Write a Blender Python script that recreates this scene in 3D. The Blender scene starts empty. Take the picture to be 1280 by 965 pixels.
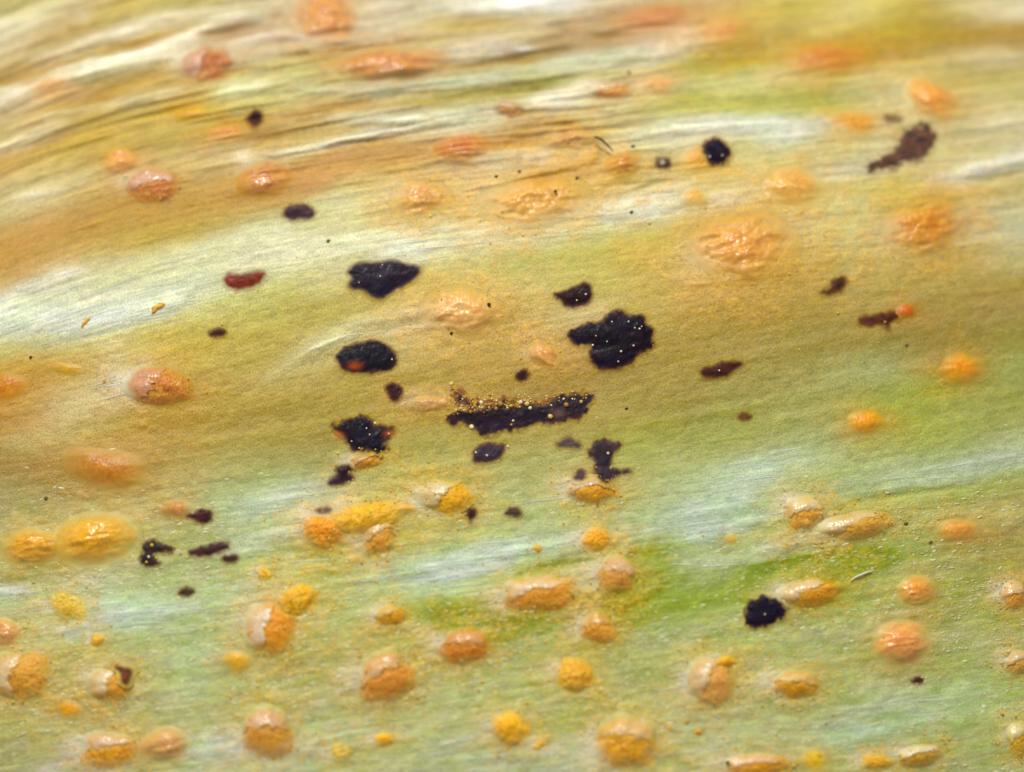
import bpy, math, random
import numpy as np

# ------------------------------------------------------------------ camera, world, light, exposure
# 1 Blender unit = 1 mm: the frame is about 10 mm of leaf, photographed through a macro lens.
scene = bpy.context.scene
scene.unit_settings.system = 'METRIC'
scene.unit_settings.scale_length = 0.001
COL = scene.collection
rng = np.random.default_rng(7)
random.seed(7)

TILT = math.radians(15.0)      # camera leans back from straight down
DIST = 70.0
FRAME = 10.0                   # mm across the frame
W0, H0 = 1280.0, 965.0         # leaf map units (u right, v down), 128 per mm
MM = FRAME / W0
CAM = np.array([0.0, -DIST * math.sin(TILT), DIST * math.cos(TILT)])
FWD = -CAM / DIST
RIGHT = np.array([1.0, 0.0, 0.0])
UP = np.cross(RIGHT, FWD)

cam_d = bpy.data.cameras.new('camera')
cam_d.sensor_fit = 'HORIZONTAL'
cam_d.sensor_width = 36.0
cam_d.lens = 36.0 * DIST / FRAME
cam_d.clip_start = 1.0
cam_d.clip_end = 1000.0
cam_d.dof.use_dof = True
cam_d.dof.focus_distance = DIST + 0.05
cam_d.dof.aperture_fstop = 0.080
cam_o = bpy.data.objects.new('camera', cam_d)
COL.objects.link(cam_o)
cam_o.location = CAM
cam_o.rotation_euler = (TILT, 0.0, 0.0)
scene.camera = cam_o

world = bpy.data.worlds.new('World')
scene.world = world
world.use_nodes = True
bg = world.node_tree.nodes['Background']
bg.inputs['Color'].default_value = (1.0, 0.99, 0.95, 1.0)
bg.inputs['Strength'].default_value = 0.40

def area_lamp(name, direction, dist, size, power, colour):
    d = bpy.data.lights.new(name, 'AREA')
    d.shape = 'DISK'
    d.size = size
    d.energy = power
    d.color = colour
    o = bpy.data.objects.new(name, d)
    COL.objects.link(o)
    v = np.array(direction, float)
    v /= np.linalg.norm(v)
    o.location = v * dist
    from mathutils import Vector
    o.rotation_euler = Vector(v).to_track_quat('Z', 'Y').to_euler()
    return o

area_lamp('key_lamp', (-0.16, 0.64, 0.76), 60.0, 9.0, 35500.0, (0.955, 0.985, 0.945))

vs = scene.view_settings
vs.view_transform = 'Standard'
vs.look = 'None'
vs.exposure = 0.10
vs.gamma = 1.0
vs.use_curve_mapping = False
scene.cycles.use_denoising = True
scene.cycles.max_bounces = 5
scene.cycles.diffuse_bounces = 3

# ------------------------------------------------------------------ numeric helpers
def hash2(ix, iy, seed):
    h = (ix.astype(np.int64) * 374761393 + iy.astype(np.int64) * 668265263 + seed * 2147483647) & 0xFFFFFFFF
    h = ((h ^ (h >> 13)) * 1274126177) & 0xFFFFFFFF
    h = (h ^ (h >> 16)) & 0xFFFFFFFF
    return h.astype(np.float64) / 4294967295.0

def vnoise(x, y, seed=0):
    x = np.asarray(x, float); y = np.asarray(y, float)
    x0 = np.floor(x); y0 = np.floor(y)
    fx = x - x0; fy = y - y0
    fx = fx * fx * (3 - 2 * fx); fy = fy * fy * (3 - 2 * fy)
    a = hash2(x0, y0, seed); b = hash2(x0 + 1, y0, seed)
    c = hash2(x0, y0 + 1, seed); d = hash2(x0 + 1, y0 + 1, seed)
    return (a * (1 - fx) + b * fx) * (1 - fy) + (c * (1 - fx) + d * fx) * fy

def fbm(x, y, seed=0, octaves=3):
    s = 0.0; amp = 0.5; tot = 0.0
    for k in range(octaves):
        s = s + amp * vnoise(x * 2 ** k + 17.3 * k, y * 2 ** k + 9.1 * k, seed + k)
        tot += amp; amp *= 0.5
    return s / tot - 0.5            # about -0.5 .. 0.5

def sstep(a, b, x):
    t = np.clip((np.asarray(x, float) - a) / (b - a), 0, 1)
    return t * t * (3 - 2 * t)

def lin(c):
    c = np.asarray(c, float) / 255.0
    return np.where(c <= 0.04045, c / 12.92, ((c + 0.055) / 1.055) ** 2.4)

ALB = 0.97
def albedo(c):                      # tissue colour
    return np.clip((lin(c) - 0.020) * ALB, 0.002, 0.86)

def macro(X, Y):                    # the gently bowed leaf
    z = -0.055 * np.maximum(0, Y - 0.6) ** 2 - 0.014 * np.maximum(0, -0.4 - Y) ** 2
    z = z - 0.030 * np.maximum(0, X - 0.8) ** 2 - 0.022 * np.maximum(0, -1.6 - X) ** 2
    return z

def on_leaf(u, v):
    """leaf map position -> point of the smooth bowed leaf, in mm"""
    u = np.asarray(u, float); v = np.asarray(v, float)
    k = (FRAME / 2) / DIST / (W0 / 2)
    a = (u - W0 / 2) * k; b = -(v - H0 / 2) * k
    D = FWD + a[..., None] * RIGHT + b[..., None] * UP
    z = np.zeros_like(u)
    for _ in range(8):
        t = (z - CAM[2]) / D[..., 2]
        X = CAM[0] + t * D[..., 0]; Y = CAM[1] + t * D[..., 1]
        z = macro(X, Y)
    return np.stack([X, Y, z], -1)

def grain(u, v):
    """coordinates along (s) and across (t) the fibres of the leaf"""
    u = np.asarray(u, float); v = np.asarray(v, float)
    A = 0.13 * u
    W = 1 - sstep(300, 620, v)
    A = A + W * 95 * (1 - np.exp(-np.maximum(u + 60, -200) / 230.0)) - W * 0.03 * u
    return u, v + A

# ------------------------------------------------------------------ leaf colours: tissue tints read off area by area, some fold light and shade included
Q = 340.0 / 1280.0
def Z(reg, x, y):
    return reg[0] + x * Q, reg[1] + y * Q

SAMPLES = {
 (0, 0): [(60,40,175,160,100),(180,90,205,192,155),(60,160,205,192,160),(260,170,172,132,62),(400,60,200,185,135),(520,50,165,130,60),
          (560,150,170,135,62),(100,250,190,175,140),(650,40,185,170,95),(900,30,190,175,100),(1150,30,205,192,155),(60,350,170,128,55),
          (500,250,170,140,65),(850,150,180,155,75),(1200,110,200,180,150),(1200,200,205,190,165),(560,420,180,148,55),(350,490,178,132,50),
          (750,380,190,160,95),(100,550,195,170,110),(300,560,185,160,95),(450,620,178,140,38),(700,620,175,148,70),(330,740,175,150,50),
          (60,740,182,140,60),(150,830,195,168,110),(250,920,205,190,145),(60,900,190,170,120),(450,900,182,140,55),(900,640,172,142,62),
          (1000,560,182,160,75),(800,560,178,148,55),(1200,480,190,180,110),(1230,640,168,130,58),(900,740,188,160,105),(1150,740,205,188,145),
          (980,830,182,150,80),(950,930,178,135,48),(1220,930,180,125,48),(600,540,188,165,95)],
 (320, 0): [(60,60,200,186,155),(560,120,202,190,160),(700,60,205,195,172),(1000,120,188,165,110),(1150,90,186,160,95),(800,160,192,172,130),
          (60,220,196,180,150),(300,220,185,160,130),(60,340,185,178,120),(250,320,180,172,105),(60,410,192,188,138),(300,380,172,165,105),
          (1050,260,212,205,185),(1000,310,160,140,85),(1200,300,165,140,75),(1150,350,178,178,140),(800,360,165,168,135),(300,440,190,182,130),
          (700,410,195,198,165),(1100,390,198,202,170),(200,520,182,145,70),(500,500,180,138,72),(800,470,176,142,75),(1100,450,160,148,70),
          (1250,420,158,155,60),(400,540,205,195,150),(800,530,190,180,130),(1000,510,200,200,165),(300,610,190,165,105),(100,640,172,138,58),
          (800,600,200,190,150),(1000,590,212,208,180),(700,690,176,130,62),(400,770,188,138,70),(200,860,184,128,66),(700,760,180,132,65),
          (1200,680,178,128,60),(950,800,200,178,135),(600,830,195,180,115),(450,930,205,200,150),(1000,900,200,185,130),(1200,760,208,195,160)],
 (640, 0): [(100,30,228,226,214),(300,50,205,195,170),(400,120,178,158,120),(200,150,188,168,125),(60,200,185,160,115),(300,220,152,126,88),
          (700,150,195,175,145),(860,60,185,155,115),(930,30,200,182,140),(1100,40,184,165,88),(1230,100,180,160,70),(1200,200,172,148,40),
          (1000,270,170,150,30),(850,310,168,152,32),(300,310,198,202,172),(550,250,200,202,172),(800,200,215,200,170),(100,360,188,188,150),
          (300,360,180,165,110),(500,330,190,182,135),(620,400,212,195,160),(900,380,192,190,120),(1150,370,196,194,125),(800,490,172,165,45),
          (1000,480,176,174,72),(1230,490,165,165,52),(300,460,222,216,190),(100,510,210,205,175),(450,490,200,192,150),(550,540,180,168,108),
          (700,600,205,200,160),(400,580,195,182,130),(900,600,212,214,195),(1200,590,208,210,190),(100,570,182,150,85),(650,680,205,196,150),
          (1150,650,186,178,110),(1200,760,200,188,128),(100,740,210,196,160),(300,790,188,150,90),(100,830,185,135,62),(500,880,195,172,105),
          (700,930,212,206,172),(700,850,200,185,130),(950,850,192,172,85),(1150,880,200,186,130),(100,640,180,138,72)],
 (940, 0): [(60,60,186,165,75),(240,90,192,172,90),(480,70,204,188,128),(700,60,190,165,70),(880,80,165,138,22),(1180,30,214,204,172),(1050,30,204,188,140),
          (600,170,172,145,35),(1000,150,166,132,28),(1240,190,160,118,42),(60,250,170,148,35),(180,160,198,178,118),(560,250,180,152,60),
          (750,230,178,142,45),(850,280,192,168,108),(1150,260,206,190,150),(60,390,205,192,145),(250,380,190,172,90),(120,500,160,162,52),(370,470,168,165,60),
          (600,430,200,198,160),(650,360,192,180,115),(1050,380,172,152,85),(1230,400,195,180,125),(1100,480,200,184,130),(150,620,208,212,190),
          (60,680,190,180,118),(450,690,196,184,128),(600,640,200,190,145),(1000,640,198,186,135),(1230,600,205,195,155),(1050,730,192,178,120),
          (200,760,190,175,110),(450,800,205,200,170),(1000,820,218,212,188),(1200,760,214,208,180),(700,870,190,175,85),(900,930,192,165,70),(1230,880,182,165,98),
          (450,920,198,182,110),(60,840,206,186,112)],
 (0, 236): [(100,50,195,176,128),(300,40,190,168,110),(100,180,185,142,72),(60,250,184,132,50),(350,160,176,128,44),(600,130,180,138,45),(900,150,178,140,42),
          (1150,60,176,132,50),(800,230,176,146,34),(500,300,180,146,48),(200,330,184,140,60),(60,390,186,140,58),(1050,160,176,150,62),(1230,120,182,165,92),
          (150,450,218,208,182),(350,400,210,204,170),(700,340,198,186,128),(950,310,202,198,152),(1200,210,205,204,158),(1200,280,204,202,158),
          (300,520,195,196,158),(600,440,192,190,145),(100,610,208,210,188),(500,610,218,222,202),(750,510,216,218,196),(1000,420,200,198,150),(1230,500,188,182,100),
          (300,680,202,198,150),(60,670,200,196,150),(600,680,188,170,80),(100,740,186,166,62),(300,760,188,160,72),(950,600,190,178,85),(1200,600,182,170,75),
          (150,850,188,155,52),(350,860,188,150,62),(750,760,190,158,42),(1000,740,188,160,55),(1200,780,172,158,72),(520,800,206,186,130),(470,930,205,186,150),
          (200,940,184,140,48),(60,930,186,122,38),(1050,920,174,142,50),(1230,920,172,150,66)],
 (320, 236): [(60,200,200,204,166),(60,300,206,206,168),(450,130,200,196,136),(250,200,192,178,100),(380,300,185,168,72),(600,180,192,168,70),(900,180,205,195,135),
          (150,340,202,196,142),(300,420,196,186,122),(200,470,186,175,98),(700,290,212,212,180),(1000,260,206,200,152),(1230,220,208,200,160),(1050,330,198,188,120),
          (900,400,194,170,62),(1200,320,176,170,75),(1230,420,186,176,100),(100,570,174,155,65),(350,590,178,160,72),(600,560,182,162,75),(850,480,192,172,82),
          (300,760,192,178,120),(600,650,195,182,132),(740,620,196,176,130),(760,740,186,170,105),(150,880,180,158,88),(60,760,172,148,62),(1150,600,176,152,70),(1230,760,168,138,48),
          (900,790,172,142,52),(1100,880,168,132,45),(750,900,168,138,52),(250,920,166,140,60),(500,920,166,140,55)],
 (640, 236): [(60,230,204,196,140),(250,170,206,202,162),(500,120,214,212,192),(700,70,215,213,194),(950,60,214,206,172),(1200,60,198,172,100),(300,240,182,172,75),
          (480,220,178,172,70),(700,240,186,168,62),(1000,130,202,168,62),(850,130,192,172,82),(60,330,180,172,78),(300,350,182,168,72),(600,330,188,164,58),(100,430,194,180,112),
          (450,440,186,168,85),(750,420,184,160,75),(900,470,188,148,72),(1200,450,180,138,52),(150,580,184,162,92),(700,560,176,152,68),(1000,600,164,136,52),(1230,600,160,128,40),
          (230,640,192,172,120),(60,760,176,138,62),(200,900,160,124,50),(450,920,154,128,50),(750,800,158,130,44),(1000,760,156,130,45),(1230,850,152,136,58),(800,930,150,126,44)],
 (940, 236): [(450,230,196,182,112),(300,100,200,188,128),(450,60,198,182,100),(600,320,192,172,98),(1200,200,196,182,132),(1100,80,200,186,135),(1230,330,190,172,110),(1000,380,178,146,72),
          (300,350,178,152,70),(700,450,166,138,60),(1150,480,164,130,56),(150,500,168,136,55),(500,700,154,124,46),(850,650,152,120,44),(1230,600,160,128,66),(100,720,154,130,52),
          (800,760,142,115,40),(1200,700,142,126,44),(100,920,150,136,68),(450,880,162,158,92),(650,860,164,164,100),(1200,850,152,156,82),(300,800,148,126,50)],
 (0, 472): [(300,60,192,168,110),(420,120,202,182,132),(290,260,195,175,122),(60,200,172,126,42),(60,420,164,124,38),(200,500,162,124,36),(380,260,182,152,55),(520,280,184,150,68),
          (800,260,178,142,55),(1050,200,170,142,55),(1230,300,168,145,62),(850,420,172,142,55),(1100,430,165,150,72),(300,560,168,130,42),(60,580,164,126,40),(500,600,180,155,75),
          (750,600,178,158,85),(1100,560,165,162,92),(1230,520,162,158,88),(1200,640,196,200,172),(700,690,182,166,105),(1000,720,168,158,60),(1200,780,188,195,160),(850,760,166,156,70),
          (60,900,172,158,75),(250,890,184,172,95),(420,950,196,202,170),(650,930,172,168,90),(900,930,165,160,85),(1150,920,172,172,108)],
 (320, 472): [(100,100,162,138,52),(350,120,164,140,52),(700,200,164,138,50),(200,300,156,134,46),(60,420,158,148,72),(250,440,160,152,80),(60,560,190,196,168),(200,560,196,202,180),
          (120,670,166,170,56),(50,740,194,200,172),(60,850,176,172,70),(550,520,184,168,85),(720,500,188,168,75),(800,330,164,148,60),(850,400,172,162,82),(1000,500,174,162,82),(1150,540,176,166,95),
          (1230,420,172,160,82),(1150,720,178,172,95),(900,740,182,172,82),(700,780,180,170,68),(450,880,184,180,95),(250,900,186,180,92),(900,880,194,204,178),(1150,830,192,202,176),(700,920,194,202,175),
          (1000,930,188,196,165),(1230,900,170,172,70)],
 (640, 472): [(100,290,166,148,66),(450,180,156,138,54),(700,120,154,138,54),(1000,100,156,140,70),(150,400,176,168,105),(60,520,174,166,98),(620,300,160,158,62),(700,420,166,164,82),(850,400,168,166,105),
          (1050,300,165,160,75),(970,260,156,158,84),(1180,180,154,160,86),(1230,300,168,168,98),(600,560,170,164,90),(800,550,172,176,125),(750,660,190,200,172),(1000,600,190,202,178),(1180,430,190,200,176),
          (1000,480,178,186,145),(1100,650,194,204,180),(100,600,178,176,115),(200,680,176,172,98),(450,640,164,156,70),(60,820,200,210,190),(250,770,196,206,180),(550,700,180,182,125),(640,730,176,180,130),
          (150,900,142,150,32),(500,830,146,154,40),(700,850,150,160,45),(850,850,178,184,142),(1000,820,176,170,95),(1200,550,166,172,66),(1230,700,164,170,44),(1100,750,165,168,60),(950,930,165,172,105),
          (1150,930,150,156,24),(680,930,148,158,30),(450,770,172,162,62),(250,950,196,192,165)],
 (940, 472): [(60,60,150,134,60),(250,80,160,150,88),(150,180,164,160,102),(60,180,152,160,48),(450,80,152,150,70),(620,110,150,160,52),(800,60,148,160,55),(1230,80,152,152,75),(800,250,166,166,64),
          (1000,170,156,164,82),(1150,200,158,160,90),(450,300,166,164,88),(250,300,168,174,118),(1000,300,160,166,96),(1200,330,174,180,135),(1130,410,186,196,168),(700,480,176,186,142),(600,400,168,172,110),
          (60,430,190,200,176),(150,380,184,194,160),(300,450,165,170,88),(400,540,172,180,128),(60,560,180,186,142),(600,590,160,165,52),(780,530,172,180,125),(900,530,165,162,34),(1100,510,168,164,66),
          (820,620,164,162,45),(1200,600,186,162,88),(1230,500,172,166,80),(60,800,186,186,146),(200,790,188,186,145),(100,900,142,154,20),(350,850,142,156,18),(600,850,146,156,22),(750,760,158,160,55),
          (850,660,172,166,85),(1200,800,170,140,46),(1000,850,172,156,62),(900,930,175,166,75),(1230,930,172,146,55)],
 (0, 709): [(100,40,166,142,52),(300,50,165,148,62),(80,115,204,210,190),(420,80,186,192,162),(550,230,196,206,186),(650,150,182,188,150),(650,60,166,162,82),(900,60,168,164,90),(1100,110,190,196,155),(250,230,188,178,115),
          (100,200,178,160,80),(150,290,176,158,72),(330,300,200,200,165),(350,400,176,162,76),(600,380,178,170,85),(850,300,180,182,122),(950,430,178,182,128),(1050,280,176,176,115),(950,550,174,180,132),(780,550,176,162,80),
          (1200,560,174,162,72),(300,520,176,152,66),(300,700,178,158,84),(80,700,180,160,85),(200,820,172,152,72),(60,900,160,136,66),(600,720,180,164,98),(780,700,182,168,108),(950,720,176,172,110),(1050,850,190,200,178),(900,920,182,176,120),
          (300,900,190,172,150)],
 (320, 709): [(300,80,186,178,90),(700,80,182,186,122),(850,50,198,208,186),(1050,20,196,206,180),(400,170,184,182,102),(500,130,176,178,100),(1080,230,124,150,14),(950,220,148,160,32),(1150,280,140,156,32),(800,200,160,166,62),
          (550,330,168,160,48),(400,380,172,158,52),(700,320,165,162,50),(300,540,176,162,76),(150,560,176,160,72),(250,420,176,156,60),(300,690,176,170,108),(450,720,180,176,118),(200,880,174,180,150),(330,820,186,190,155),
          (450,850,184,174,100),(820,640,174,162,85),(800,560,175,168,80),(900,610,182,180,130),(1150,560,168,166,72),(1100,650,170,168,80),(900,750,182,176,112),(1000,850,180,180,138),(800,880,182,170,110),(1200,420,160,160,60),(1200,900,176,172,128)],
 (640, 709): [(100,20,150,156,35),(300,20,186,182,140),(700,80,166,172,78),(850,40,168,176,110),(600,180,144,156,18),(650,60,150,160,40),(740,290,166,176,112),(950,140,152,162,45),(1000,280,160,160,55),(850,250,160,164,70),(100,290,150,156,60),
          (250,240,146,150,46),(250,380,174,162,44),(550,380,165,158,62),(100,480,174,162,62),(480,500,166,156,60),(550,650,166,152,62),(340,710,162,165,40),(200,700,178,170,90),(150,880,174,176,142),(300,930,172,172,135),(900,700,186,178,122),
          (750,640,182,174,118),(730,800,182,176,120),(1000,850,186,180,118),(1150,600,182,175,108),(1200,380,172,164,72),(850,380,170,164,64),(1100,760,184,180,125),(700,470,168,160,62)],
 (940, 709): [(120,40,150,160,14),(430,150,150,158,18),(600,140,164,166,50),(900,200,168,158,58),(1050,80,176,162,76),(1150,300,176,168,84),(1100,420,172,170,92),(100,330,172,166,72),(300,330,174,172,98),(480,420,168,162,62),(850,450,168,160,60),
          (1000,350,180,172,112),(450,560,176,170,92),(60,640,184,178,122),(600,600,172,174,115),(600,700,170,178,128),(400,820,186,196,168),(780,680,176,186,142),(1050,600,175,182,125),(1200,580,166,168,72),(1150,740,164,166,60),(900,750,170,176,108),
          (1050,900,172,172,102),(700,840,172,174,102),(250,700,182,174,115),(200,850,178,172,95),(450,930,174,172,105),(1230,880,178,168,82)],
}

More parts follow.
